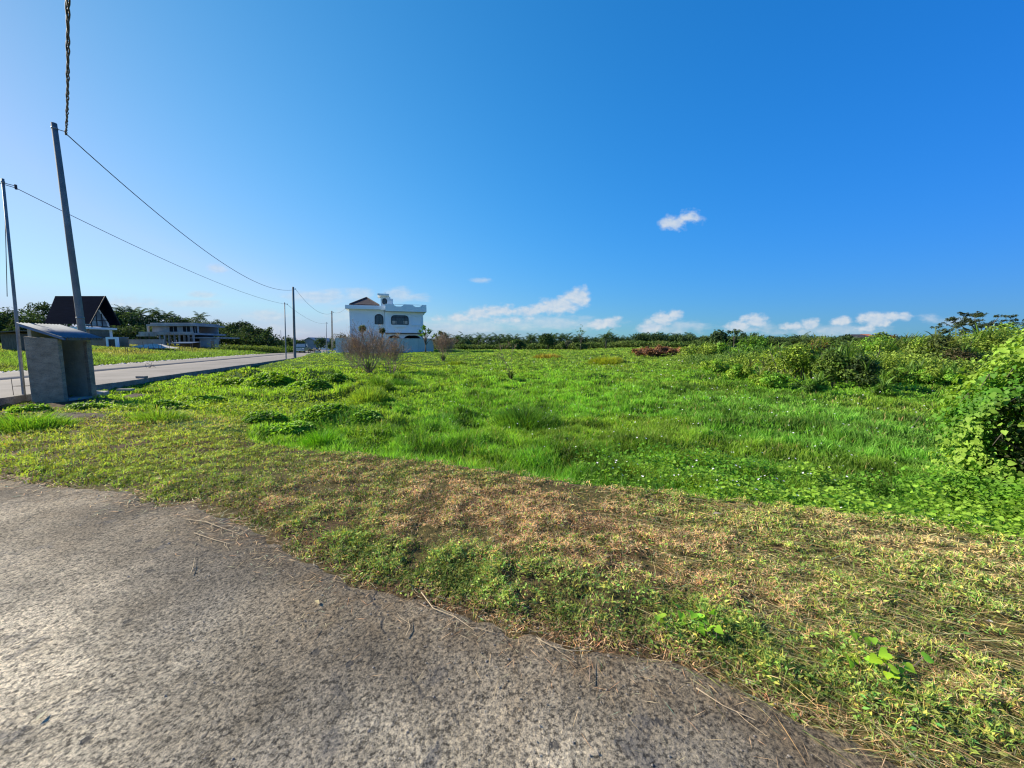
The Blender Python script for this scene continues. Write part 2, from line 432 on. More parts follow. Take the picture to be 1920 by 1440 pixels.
def ground_mat():
    m, t, out = new_mat('soil_and_turf'); ln = t.links.new
    p = t.nodes.new('ShaderNodeBsdfPrincipled'); p.inputs['Roughness'].default_value = .95; p.inputs['Specular IOR Level'].default_value = .1
    at = t.nodes.new('ShaderNodeAttribute'); at.attribute_name = 'Col'
    tc_ = t.nodes.new('ShaderNodeTexCoord'); n = t.nodes.new('ShaderNodeTexNoise'); n.inputs['Scale'].default_value = 9; n.inputs['Detail'].default_value = 8
    n.inputs['Roughness'].default_value = .7; ln(tc_.outputs['Object'], n.inputs['Vector'])
    r = t.nodes.new('ShaderNodeValToRGB'); r.color_ramp.elements[0].position = .3; r.color_ramp.elements[1].position = .7
    r.color_ramp.elements[0].color = (.55, .55, .5, 1); r.color_ramp.elements[1].color = (1.3, 1.25, 1.1, 1); ln(n.outputs['Fac'], r.inputs[0])
    k = t.nodes.new('ShaderNodeMix'); k.data_type = 'RGBA'; k.blend_type = 'MULTIPLY'; k.inputs[0].default_value = 1; ln(at.outputs['Color'], k.inputs[6]); ln(r.outputs[0], k.inputs[7])
    ln(k.outputs[2], p.inputs['Base Color'])
    b = t.nodes.new('ShaderNodeBump'); b.inputs['Strength'].default_value = .6; b.inputs['Distance'].default_value = .05; ln(n.outputs['Fac'], b.inputs['Height']); ln(b.outputs[0], p.inputs['Normal'])
    ln(p.outputs[0], out.inputs[0]); return m


M = {}
M['grass'] = foliage_mat('grass_blades', .42, .55, .2)
M['dry'] = foliage_mat('dry_grass', .2, .7, .2)
M['leaf'] = foliage_mat('leaves', .36, .55, .18)
M['tree'] = foliage_mat('tree_leaves', .22, .8, .06)
M['twig'] = rough_mat('dead_twigs', (.20, .135, .09), (.38, .28, .21), 6, .9, 0)
M['bark'] = rough_mat('bark', (.06, .05, .04), (.14, .12, .10), 5, .9, .4, 20)
M['path'] = path_mat()
M['ground'] = ground_mat()
M['kerb'] = rough_mat('old_kerb_concrete', (.14, .13, .12), (.30, .28, .26), 2.5, .9, .5, 30, (.08, .08, .07))
M['road'] = rough_mat('road_concrete', (.155, .14, .125), (.245, .22, .20), .35, .9, .25, 9, (.22, .20, .19), stretch=(1, 1, 1))
M['pole'] = rough_mat('pole_concrete', (.13, .13, .13), (.25, .25, .25), 2.2, .85, .15, 60, (.15, .16, .17), stretch=(1, 1, .6))
M['booth'] = rough_mat('booth_render', (.20, .155, .11), (.40, .32, .235), 2.6, .9, .7, 22, (.12, .12, .125), stretch=(1, 1, 2.2))
M['booth_in'] = rough_mat('booth_inner_render', (.32, .28, .20), (.46, .41, .31), 1.8, .95, .5, 18)  # lighter than the outer render, bounced light inside put into the colour
M['tin'] = rough_mat('corrugated_tin', (.10, .12, .15), (.20, .23, .27), 1.5, .8, 0, 30, None, .15, 0)
M['steel'] = rough_mat('galvanised_steel', (.15, .17, .19), (.26, .28, .30), 4, .6, 0, 30, None, .3, .15)
M['cable'] = rough_mat('cable_rubber', (.03, .03, .04), (.06, .055, .07), 8, .6, 0)
M['white'] = rough_mat('white_paint', (.76, .82, .86), (.84, .88, .91), .5, .8, .05, 20)
M['render'] = rough_mat('weathered_white_wall', (.45, .50, .50), (.62, .64, .62), .5, .9, .1, 6, (.40, .45, .46), stretch=(1, 1, .5))
M['glass'] = rough_mat('dark_glass', (.045, .05, .055), (.08, .085, .09), 3, .12, 0, 30, None, .6)
M['skyglass'] = rough_mat('pale_glass', (.16, .22, .26), (.24, .30, .34), 1, .08, 0, 30, None, .8)
M['frame'] = rough_mat('dark_window_frame', (.02, .02, .022), (.04, .04, .045), 5, .5, 0)
M['curtain'] = rough_mat('curtain', (.42, .36, .30), (.55, .50, .44), 6, .9, 0)
M['blackroof'] = rough_mat('black_shingle', (.006, .010, .020), (.011, .017, .031), 3, .95, .3, 16, spec=.03, stretch=(.3, 1, 3))
M['brownroof'] = rough_mat('brown_roof_tile', (.035, .030, .036), (.075, .060, .066), 3, .8, .5, 14, stretch=(.4, .4, 4))
M['redroof'] = rough_mat('red_roof_tile', (.38, .12, .06), (.52, .20, .10), 3, .8, .3, 14)
M['concrete'] = rough_mat('raw_concrete', (.28, .275, .27), (.44, .43, .42), .8, .9, .2, 12, (.20, .20, .21))
M['brick'] = rough_mat('bare_brick', (.28, .16, .11), (.42, .28, .20), 1.2, .9, .3, 14)
M['dark'] = rough_mat('interior_shade', (.012, .012, .014), (.03, .03, .032), 2, .9, 0)  # near-black colour standing in for the shade of unlit rooms
M['wood'] = rough_mat('grey_wood', (.10, .08, .06), (.20, .16, .12), 8, .9, .2, 30, stretch=(1, 1, .2))
M['bluetin'] = rough_mat('blue_tin', (.05, .10, .20), (.10, .17, .30), 2, .4, 0, 30, None, .5, .3)
M['shed'] = rough_mat('blue_grey_cladding', (.14, .18, .25), (.20, .25, .32), 1, .6, 0)
M['teal'] = rough_mat('dark_teal_paint', (.012, .045, .055), (.02, .06, .07), 3, .25, 0, 30, None, .6)
M['tyre'] = rough_mat('tyre_rubber', (.012, .012, .012), (.03, .03, .03), 9, .85, 0)
M['lamp'] = rough_mat('headlamp_glass', (.75, .78, .80), (.88, .9, .9), 9, .15, 0, 30, None, .7)
M['chrome'] = rough_mat('metal_trim', (.5, .5, .52), (.65, .65, .66), 9, .3, 0, 30, None, .5, .9)
M['stone'] = rough_mat('broken_stone', (.30, .28, .25), (.55, .53, .50), 3, .9, .4, 20)
M['grit'] = rough_mat('dark_grit', (.12, .105, .09), (.34, .30, .26), 60, .9, 0)
M['petal'] = rough_mat('white_petal', (.72, .66, .78), (.85, .84, .88), 30, .7, 0)
M['soil'] = rough_mat('dark_soil', (.035, .025, .018), (.085, .062, .045), 4, .95, .8, 20)
M['slab'] = rough_mat('grey_slab', (.22, .215, .21), (.38, .37, .35), 3, .9, .4, 25)

# ------------------------------------------------------------------ ground sheet
def make_ground():
    az = np.radians(np.concatenate([np.arange(-70, 78, 0.30), np.arange(78, 290, 3.0)]))
    rr = np.concatenate([[0.05], 0.6 * np.exp(np.linspace(0, math.log(7000 / 0.6), 430))])
    n, m = len(az), len(rr); Az, Rr = np.meshgrid(az, rr, indexing='ij')
    x = Rr * np.sin(Az); y = Rr * np.cos(Az)
    z = ground_z(x, y)
    far = sm(Rr, 160, 400); z = z * (1 - far) + 0.3 * far
    behind = y < np.minimum(y_path(x) - 0.3, 60)
    z = np.where((y < y_path(x)), -0.012, z)
    z = np.where((y < y_path(x) - .12), -0.03, z)
    V = np.stack([x, y, z], -1).reshape(-1, 3)
    i = np.arange(n)[:, None]; j = np.arange(m - 1)[None, :]; i2 = (i + 1) % n
    T = np.stack([i * m + j, i * m + j + 1, i2 * m + j + 1, i2 * m + j], -1).reshape(-1, 4)
    x = V[:, 0]; y = V[:, 1]; dl = d_lip(x, y); dr = d_road(x, y)
    soil = np.array([.095, .066, .040]); green = np.array([.035, .085, .012]); pale = np.array([.16, .19, .06])
    C = np.tile(soil, (len(V), 1))
    g = sm(fbm(x * 1.3, y * 1.3, 31), .35, .6)[:, None]
    C = C * (1 - .5 * g) + np.array([.12, .125, .04]) * .5 * g
    t = (sm(dl, 0.0, .15) * (dr > 0))[:, None]; C = C * (1 - t) + green * t
    t = sm(y, 22, 60)[:, None] * (dr > 0)[:, None]; C = C * (1 - t) + np.array([.06, .13, .018]) * t
    t = np.clip(1.3 * np.exp(-((x + 12.9) / 3.6) ** 2 - ((y - 11.6) / 1.8) ** 2), 0, 1)[:, None]; C = C * (1 - t) + np.array([.085, .062, .042]) * t
    t = (dr < 0)[:, None]; C = np.where(t, pale, C)
    t = sm(np.hypot(x, y), 150, 300)[:, None]; C = C * (1 - t) + np.array([.045, .07, .03]) * t
    o = np_mesh('ground', V, T, M['ground'], C=C, smooth=True); tag(o, kind='structure')


make_ground()


def make_path():
    xs = np.concatenate([np.arange(-28, -8, .25), np.arange(-8, 3, .03), np.arange(3, 28, .25)]); ye = y_path(xs)
    ws = np.array([-12, -6, -3.4, -2.6, -2.0, -1.6, -1.3, -1.0, -.8, -.6, -.45, -.32, -.22, -.14, -.08, -.04, 0.0])
    X, W = np.meshgrid(xs, ws, indexing='ij'); Y = ye[:, None] + W
    Z = 0.004 + 0.010 * (fbm(X * 1.1, Y * 1.1, 41) - .5) * sm(-W, .05, .4) + 0 * X
    Z[:, -1] = -0.02; Z[:, -2] = -0.002
    Z += 0.004
    V = np.stack([X, Y, Z], -1).reshape(-1, 3); n, m = X.shape
    i = np.arange(n - 1)[:, None]; j = np.arange(m - 1)[None, :]
    T = np.stack([i * m + j, (i + 1) * m + j, (i + 1) * m + j + 1, i * m + j + 1], -1).reshape(-1, 4)
    wob = fbm(V[:, 0] * 1.5, V[:, 1] * 1.5, 44)
    dist = y_path(V[:, 0]) - V[:, 1]
    silt = 1 - sm(dist, .04 + .10 * wob, (.22 + 1.3 * wob) * (1 + .5 * sm(V[:, 0], .6, 1.6)))
    silt = np.maximum(silt, .8 * sm(-V[:, 0], 1.6, 3.2) * (1 - sm(dist, .3, 1.6)))
    C = np.stack([silt, silt, silt], -1)
    tag(np_mesh('path', V, T, M['path'], C=C, smooth=True), kind='structure')


make_path()

# road on the left, its dark joint and its retaining kerb
def rp(s, d, z=0.0): p = R0 + RD * s + RN * d; return (p[0], p[1], z)


def make_road():
    ss = np.concatenate([np.arange(-60, -4, 4.0), np.arange(-4, 60, .5), np.arange(60, 130, 2.0)]); dd = np.array([-10.3, -9.9, -8.5, -7, -6.05, -6.0, -5.9, -5.85, -4.5, -3, -1.5, -.6, -.2])
    S, D = np.meshgrid(ss, dd, indexing='ij')
    D2 = D + np.where(D < -9.8, .5 * (fbm(S * .7, S * 0, 51) - .5), 0)
    X = R0[0] + RD[0] * S + RN[0] * D2; Y = R0[1] + RD[1] * S + RN[1] * D2
    Z = 0.0 + .02 * (fbm(S * .3, D * .6, 52) - .5) - .03 * ((D > -6.02) & (D < -5.88)) + 0.05 * (D < -6.02)
    Z = np.where(D < -10.2, -.03, Z)
    V = np.stack([X, Y, Z], -1).reshape(-1, 3); n, m = X.shape
    i = np.arange(n - 1)[:, None]; j = np.arange(m - 1)[None, :]
    T = np.stack([i * m + j, i * m + j + 1, (i + 1) * m + j + 1, (i + 1) * m + j], -1).reshape(-1, 4)
    T = T[:, ::-1]
    tag(np_mesh('road', V, T, M['road'], smooth=False), kind='structure')
    b = MB(); s = -40.0; random.seed(3)
    while s < 66:
        e = s + 3.0; j0 = random.uniform(-.012, .012)
        b.hexa([rp(s, -.2, -.6), rp(s, 0 + j0, -.6), rp(e - .02, 0 + j0, -.6), rp(e - .02, -.2, -.6),
                rp(s, -.2, .03 + j0), rp(s, 0 + j0, .02 + j0), rp(e - .02, 0 + j0, .02 + j0), rp(e - .02, -.2, .03 + j0)]); s = e
    tag(b.build('kerb', M['kerb']), kind='structure')
    # the thin concrete lip along the mown verge
    b = MB(); xs = np.arange(-2.6, 9, .35)
    for x0, x1 in zip(xs[:-1], xs[1:]):
        def pt(x, off, z):
            y = 4.79 - 0.369 * x - 0.06 * math.sin(x * 1.3); return (x + .346 * off, y + .938 * off, z)
        b.hexa([pt(x0, -.035, -.4), pt(x0, .035, -.4), pt(x1, .035, -.4), pt(x1, -.035, -.4), pt(x0, -.035, -.060), pt(x0, .035, -.070), pt(x1, .035, -.070), pt(x1, -.035, -.060)])
    tag(b.build('path_edging', M['kerb']), kind='structure')


make_road()

# ------------------------------------------------------------------ blades, leaves
def blades(P, h, w, lean, col, tip=1.25, az=None):
    n = len(P); a = rng.uniform(0, 2 * np.pi, n); bdir = rng.uniform(0, 2 * np.pi, n) if az is None else az
    s = np.stack([np.cos(a), np.sin(a), 0 * a], -1) * (w / 2)[:, None]
    l = np.stack([np.cos(bdir), np.sin(bdir), 0 * a], -1) * (lean * h)[:, None]
    up = np.zeros((n, 3)); up[:, 2] = h
    V = np.empty((n, 5, 3)); V[:, 0] = P - s; V[:, 1] = P + s; V[:, 2] = P - s * .8 + up * .55 + l * .3; V[:, 3] = P + s * .8 + up * .55 + l * .3
    V[:, 4] = P + up * np.sqrt(np.clip(1 - lean ** 2 * .5, .15, 1))[:, None] + l
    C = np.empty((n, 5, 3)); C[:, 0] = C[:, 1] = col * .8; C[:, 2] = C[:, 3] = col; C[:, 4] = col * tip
    b = np.arange(n)[:, None] * 5
    T = np.concatenate([b + [0, 1, 3], b + [0, 3, 2], b + [2, 3, 4]], 0)
    return V.reshape(-1, 3), T, C.reshape(-1, 3)


def unit(v): return v / np.maximum(np.linalg.norm(v, axis=-1, keepdims=True), 1e-9)


def leaves(P, D, Nn, Ln, W, col, fold=.25, droop=0.0):
    """pointed oval leaves folded along the midrib: 6 verts each"""
    n = len(P); D = unit(D); S = unit(np.cross(D, Nn)); Nn = np.cross(S, D)
    Ln = np.broadcast_to(Ln, (n,))[:, None]; W = np.broadcast_to(W, (n,))[:, None]
    V = np.empty((n, 6, 3)); V[:, 0] = P; V[:, 1] = P + D * Ln * .38 + S * W * .5 + Nn * W * fold; V[:, 2] = P + D * Ln * .38 - S * W * .5 + Nn * W * fold
    V[:, 3] = P + D * Ln * .45; V[:, 4] = P + D * Ln - Nn * Ln * droop; V[:, 5] = V[:, 3]
    b = np.arange(n)[:, None] * 6
    T = np.concatenate([b + [0, 1, 3], b + [0, 3, 2], b + [1, 4, 3], b + [3, 4, 2]], 0)
    V2 = V[:, :5].reshape(-1, 3); q = np.arange(n)[:, None] * 5
    T = np.concatenate([q + [0, 1, 3], q + [0, 3, 2], q + [1, 4, 3], q + [3, 4, 2]], 0)
    C = np.repeat(col, 5, 0)
    return V2, T, C


HEART = np.array([(0, 0), (-.12, .22), (-.02, .45), (.25, .52), (.6, .33), (1.0, 0), (.6, -.33), (.25, -.52), (-.02, -.45), (-.12, -.22)])


def hearts(P, D, Nn, Ln, col, fold=.22):
    n = len(P); D = unit(D); S = unit(np.cross(D, Nn)); Nn = np.cross(S, D); k = len(HEART)
    V = np.empty((n, k + 1, 3)); Lc = np.broadcast_to(Ln, (n,))[:, None]
    for i, (a, b) in enumerate(HEART): V[:, i] = P + D * Lc * a + S * Lc * b + Nn * Lc * abs(b) * fold
    V[:, 5] -= Nn * Lc * .12
    V[:, k] = P + D * Lc * .35
    q = np.arange(n)[:, None] * (k + 1)
    T = np.concatenate([q + [i, (i + 1) % k, k] for i in range(k)], 0)
    return V.reshape(-1, 3), T, np.repeat(col, k + 1, 0)


def join(parts):
    V = []; T = []; C = []; o = 0
    for v, t, c in parts: V.append(v); T.append(t + o); C.append(c); o += len(v)
    return np.concatenate(V), np.concatenate(T), np.concatenate(C)


def vary(n, base, s=.25, seed=None):
    base = np.array(base); k = rng.normal(1, s, (n, 1)).clip(.45, 1.8); hue = rng.normal(0, s * .35, (n, 1))
    c = base[None] * k; c = c * (1 + hue * np.array([[1.6, 0.1, -.4]])); return c.clip(.003, .9)


def mixcol(a, b, t): t = np.asarray(t)[:, None]; return np.array(a)[None] * (1 - t) + np.array(b)[None] * t


def polar(n, d0, d1, a0=-66, a1=76):
    d = d0 * np.exp(rng.uniform(0, 1, n) * math.log(d1 / d0)); a = np.radians(rng.uniform(a0, a1, n))
    return d * np.sin(a), d * np.cos(a), d


# weed bank on the left of the field, where broad leaves replace grass
def weedy(x, y):
    a = np.exp(-((x + 7.2) / 4.0) ** 2 - ((y - 10.5) / 3.6) ** 2) * 1.5
    c = sm(-d_lip(x, y), -1.5, -.1) * sm(x, .6, 3.2) * .95
    e = np.exp(-((x - 14.5) / 4.5) ** 2 - ((y - 23) / 7.0) ** 2) * .8
    return np.clip((a + c + e) * sm(fbm(x * .8, y * .8, 61), .30, .55) * 1.4, 0, 1)


def field_colour(x, y, d):
    n = fbm(x * .35, y * .35, 71); n2 = fbm(x * 1.4, y * 1.4, 72)
    near = np.array([.125, .285, .032]); mid = np.array([.175, .345, .034]); far = np.array([.205, .32, .048])
    t1 = sm(d, 7, 16); t2 = sm(d, 16, 45)
    c = near[None] * (1 - t1)[:, None] + mid[None] * t1[:, None]; c = c * (1 - t2)[:, None] + far[None] * t2[:, None]
    lft = sm(-x, 0, 7) * (1 - sm(d, 30, 60)); c = c * (1 - .55 * lft)[:, None] + np.array([.21, .31, .035])[None] * (.55 * lft)[:, None]
    rgt = sm(x, 2, 9) * (1 - sm(d, 14, 22)); c = c * (1 - .5 * rgt)[:, None] + np.array([.125, .255, .055])[None] * (.5 * rgt)[:, None]
    yel = sm(n, .55, .72); c = c * (1 - .4 * yel)[:, None] + np.array([.26, .31, .04])[None] * (.4 * yel)[:, None]
    c = c * (0.78 + .62 * n2)[:, None]
    dk = sm(fbm(x * .9, y * .9, 73), .62, .72); c = c * (1 - .36 * dk)[:, None]  # darker tufts, with the shade of hollows also put into the colour
    return c


def make_field_grass():
    n = 770000
    x, y, d = polar(n, 4.0, 95)
    dl = d_lip(x, y); dr = d_road(x, y); left = sm(-x, 4.2, 6.5)
    keep = (dr > .12) & (dl > .03 + left * (1.6 + 2.2 * (vn(x * .8, y * .8, 9) - .5)))
    keep &= rng.uniform(0, 1, n) > .8 * weedy(x, y) * (d < 24)
    bare = np.exp(-((x + 12.7) / 2.2) ** 2 - ((y - 12.0) / 1.2) ** 2)
    keep &= rng.uniform(0, 1, n) > .8 * bare * (fbm(x * 1.8, y * 1.8, 120) > .42)
    # the white house's yard is not field
    x, y, d, dl, dr = x[keep], y[keep], d[keep], dl[keep], dr[keep]
    tall = sm(fbm(x * .9, y * .9, 73), .55, .7); lush = fbm(x * 2.2, y * 2.2, 75)
    h = .06 + .09 * lush + .08 * tall + .08 * sm(vn(x * 3.3, y * 3.3, 77), .5, .9) + .05 * sm(1.2 - dl, 0, 1)
    h = h * (1 - .45 * sm(y, 26, 34) * (1 - sm(x, -8, 0))) * rng.uniform(.6, 1.25, len(x))
    h *= (1 - .6 * np.exp(-(dr / 1.6) ** 2))
    w = np.maximum(.0055, .0019 * d) * rng.uniform(.7, 1.3, len(x))
    col = field_colour(x, y, d) * (.72 + .5 * sm(vn(x * 3.3, y * 3.3, 77), .2, .8))[:, None] * rng.normal(1, .26, (len(x), 1)).clip(.4, 1.9)
    dryf = rng.uniform(0, 1, len(x)) < .035; col[dryf] = vary(dryf.sum(), (.34, .29, .12), .2)
    P = np.stack([x, y, ground_z(x, y) - .01], -1)
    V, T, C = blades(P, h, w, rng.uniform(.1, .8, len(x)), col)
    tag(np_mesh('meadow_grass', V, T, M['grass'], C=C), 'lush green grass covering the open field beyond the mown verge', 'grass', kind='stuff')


make_field_grass()


def dryness(x, y):
    """0 = green turf, 1 = brown mown thatch"""
    n = fbm(x * .8, y * .8, 81); n2 = fbm(x * 3.0, y * 3.0, 82)
    g = .80 + 1.3 * (n - .5) + .9 * (n2 - .5)
    g -= .70 * sm(-x, .8, 4.2)
    e = y - y_path(x); g -= .65 * np.exp(-((e - .35) / .32) ** 2) * sm(x, -2.4, -1.0) * (1 - sm(x, 1.6, 2.2))
    g -= .16 * sm(x, 1, 3)
    g += .25 * sm(-x, 5.5, 9) * (fbm(x * 1.1, y * 1.1, 84) > .52)
    g += .35 * np.exp(-(np.minimum(e, 2) / .14) ** 2) * sm(x, -1.5, 0)
    return np.clip(g, 0, 1)


def make_verge():
    n = 945000
    x, y, d = polar(n, 1.5, 16)
    dl = d_lip(x, y); dr = d_road(x, y); e = y - y_path(x)
    left = sm(-x, 4.2, 6.5)
    keep = (e > -.03 * rng.random(n)) & (dl < left * 5.5 * rng.random(n) ** .4 - .03) & (dr > .1)
    sparse = sm(e, -.02, .22) * .85 + .15
    sparse = np.where(x > 1.0, .25 + .75 * sm(e, 0, .5), sparse)
    bare = sm(fbm(x * 2.6, y * 2.6, 85), .55, .66) * .75 + .5 * sm(vn(x * 9, y * 9, 86), .62, .9)
    keep &= rng.random(n) < sparse * (1 - np.clip(bare, 0, .93))
    keep &= rng.uniform(0, 1, n) > .9 * np.exp(-((x + 12.7) / 2.2) ** 2 - ((y - 12.0) / 1.2) ** 2) * (fbm(x * 1.8, y * 1.8, 121) > .42)
    x, y, d, e = x[keep], y[keep], d[keep], e[keep]; n = len(x)
    dry = dryness(x, y); isdry = rng.random(n) < dry * .82 + .06
    turf = np.where((rng.random(n) < .5)[:, None], vary(n, (.155, .245, .045), .32), vary(n, (.27, .30, .065), .32))
    lush = sm(-x, 2.2, 5) * np.exp(-(e / .5) ** 2); turf = turf * (1 - .5 * lush)[:, None] + vary(n, (.24, .44, .04), .2) * (.5 * lush)[:, None]
    lf = sm(-x, 1.8, 5.5); turf = turf * (1 - .5 * lf)[:, None] + vary(n, (.46, .50, .07), .22) * (.5 * lf)[:, None]
    straw = np.where((rng.random(n) < .55)[:, None], vary(n, (.53, .355, .19), .32), vary(n, (.33, .20, .12), .4))
    yl = sm(x, 1.2, 3.0); straw = straw * (1 - .5 * yl)[:, None] + vary(n, (.45, .385, .17), .3) * (.5 * yl)[:, None]
    col = np.where(isdry[:, None], straw, turf)
    clump = vn(x * 7, y * 7, 88) * .6 + vn(x * 17, y * 17, 89) * .4
    col = col * (.72 + .9 * sm(clump, .25, .7))[:, None] * (.8 + .4 * fbm(x * 2, y * 2, 90))[:, None]  # gaps between clumps darkened in colour, standing in for shade there
    P = np.stack([x, y, ground_z(x, y) + .045 * sm(clump, .3, .8) * sm(e, .05, .3)], -1)
    up = rng.random(n) < np.where(isdry, .28, .55)
    i = np.where(up)[0]; sz = 1 + .06 * np.maximum(d - 4, 0)
    hh = np.where(isdry, .022, .034)[i] * rng.uniform(.5, 1.7, len(i)) * (1 + .5 * sm(-x[i], 4, 8))
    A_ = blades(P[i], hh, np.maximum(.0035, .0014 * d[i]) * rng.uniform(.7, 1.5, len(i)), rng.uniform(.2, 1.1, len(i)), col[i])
    j = np.where(~up)[0]; m = len(j)
    a = rng.uniform(0, 2 * np.pi, m); D = np.stack([np.cos(a), np.sin(a), rng.uniform(-.25, .55, m)], -1)
    Nn = unit(np.stack([rng.normal(0, .5, m), rng.normal(0, .5, m), np.ones(m)], -1))
    Ln = np.where(isdry[j], rng.uniform(.02, .06, m), rng.uniform(.014, .038, m)) * sz[j]
    Wd = np.where(isdry[j], np.maximum(.0028, .0011 * d[j]), Ln * .42)
    Pj = P[j].copy(); Pj[:, 2] += rng.uniform(.002, .024, m)
    B_ = leaves(Pj, D, Nn, Ln, Wd, col[j], .2)
    V, T, C = join([A_, B_])
    tag(np_mesh('verge_turf', V, T, M['dry'], C=C), 'mown verge of short green turf and brown clippings beside the concrete path', 'turf', kind='stuff')


make_verge()


def make_straw():
    # long cut stems lying on the right of the verge, and straw swept onto the path's edge
    n = 24000; d = 1.5 * np.exp(rng.random(n) * math.log(6.0 / 1.5)); a = np.radians(rng.uniform(5, 78, n)); x = d * np.sin(a); y = d * np.cos(a)
    e = y - y_path(x); keep = (e > -.12) & (d_lip(x, y) < -.02) & (rng.random(n) < sm(x, .3, 2.0)); x, y, d, e = x[keep], y[keep], d[keep], e[keep]
    n = len(x); az = rng.normal(R(-28), R(34), n); ln = .03 + .30 * rng.random(n) ** 1.9; w = np.maximum(.0016, .0008 * d)
    col = np.where((rng.random(n) < .3)[:, None], vary(n, (.22, .27, .06), .3), vary(n, (.46, .37, .18), .35))
    P = np.stack([x, y, ground_z(x, y) + rng.uniform(.008, .035, n)], -1)
    D = np.stack([np.cos(az), np.sin(az), rng.uniform(-.06, .10, n)], -1)
    up = np.tile([0, 0, 1.0], (n, 1)) + rng.normal(0, .3, (n, 3))
    p1 = leaves(P, D, up, ln, w * 1.6, col, .1, .05)
    n = 2600; x = rng.uniform(-7, 3.0, n); off = np.abs(rng.normal(0, .22, n)); y = y_path(x) - off + .05; d = np.hypot(x, y)
    k = (y > .2) & (d > 1.2) & (rng.random(n) < .25 + .75 * sm(fbm(x * 1.5, y * 1.5, 87), .4, .6)); x, y, d = x[k], y[k], d[k]; n = len(x)
    az = rng.uniform(0, 2 * np.pi, n); P = np.stack([x, y, 0 * x + rng.uniform(.010, .022, n)], -1)
    D = np.stack([np.cos(az), np.sin(az), rng.uniform(-.03, .10, n)], -1)
    p2 = leaves(P, D, np.tile([0, 0, 1.0], (n, 1)), rng.uniform(.02, .11, n), np.maximum(.002, .0012 * d), vary(n, (.48, .36, .22), .4), .1)
    V, T, C = join([p1, p2])
    tag(np_mesh('cut_straw', V, T, M['dry'], C=C), 'loose yellow straw and cut stems strewn over the verge and path edge', 'straw', kind='stuff')


make_straw()


def make_weeds():
    n = 186000; x, y, d = polar(n, 3.6, 30); dl = d_lip(x, y)
    k = (dl > -.02 + 0 * x) & (d_road(x, y) > .4) & (rng.random(n) < weedy(x, y) * .9) & ~((x < -4.2) & (dl < 1.6 + 1.5 * (vn(x * .7, y * .7, 9) - .5)))
    x, y, d = x[k], y[k], d[k]; n = len(x)
    hh = rng.random(n) ** .7 * (.10 + .22 * fbm(x * 1.5, y * 1.5, 91))
    P = np.stack([x, y, ground_z(x, y) + hh], -1)
    a = rng.uniform(0, 2 * np.pi, n); D = np.stack([np.cos(a), np.sin(a), rng.uniform(-.5, .5, n)], -1)
    Nn = unit(np.stack([rng.normal(0, .45, n), rng.normal(0, .45, n), np.ones(n)], -1))
    Ln = np.maximum(.045, .0052 * d) * rng.uniform(.6, 1.5, n)
    base = mixcol((.14, .30, .025), (.29, .39, .035), sm(-x, 0, 6)) * (.6 + .8 * fbm(x * 1.1, y * 1.1, 92))[:, None]
    col = base * rng.normal(1, .22, (n, 1)).clip(.4, 1.8)
    V, T, C = leaves(P, D, Nn, Ln, Ln * .62, col, .18, .1)
    tag(np_mesh('broadleaf_weeds', V, T, M['leaf'], C=C), 'yellow-green broad-leaved creeping weeds matted over the low banks in the field', 'weeds', kind='stuff')
    # white blossoms dotted over the meadow
    n = 1000; x, y, d = polar(n, 4.6, 45, -10, 50); k = (d_lip(x, y) > .15) & (rng.random(n) < sm(fbm(x * .5, y * .5, 95), .45, .6) + .25 * sm(x, 1, 3)); x, y, d = x[k], y[k], d[k]
    n = len(x); V = []; T = []; C = []
    for i in range(n):
        r = max(.013, .0015 * d[i]) * random.uniform(.7, 1.4); zc = float(ground_z(x[i], y[i])) + random.uniform(.20, .32); o = len(V)
        tx, ty = random.uniform(-.5, .5), random.uniform(-.5, .5)
        V.append((x[i], y[i], zc)); a0 = random.random()
        for q in range(10):
            a = a0 + q * math.pi / 5; rr = r if q % 2 == 0 else r * .5
            V.append((x[i] + rr * math.cos(a), y[i] + rr * math.sin(a), zc + rr * .35 + tx * rr * math.cos(a) + ty * rr * math.sin(a)))
        T += [(o, o + 1 + q, o + 1 + (q + 1) % 10) for q in range(10)]
    tag(np_mesh('white_blossoms', np.array(V), np.array(T), M['petal']), 'small white and lilac flowers dotted through the green meadow', 'flowers', kind='stuff')


make_weeds()


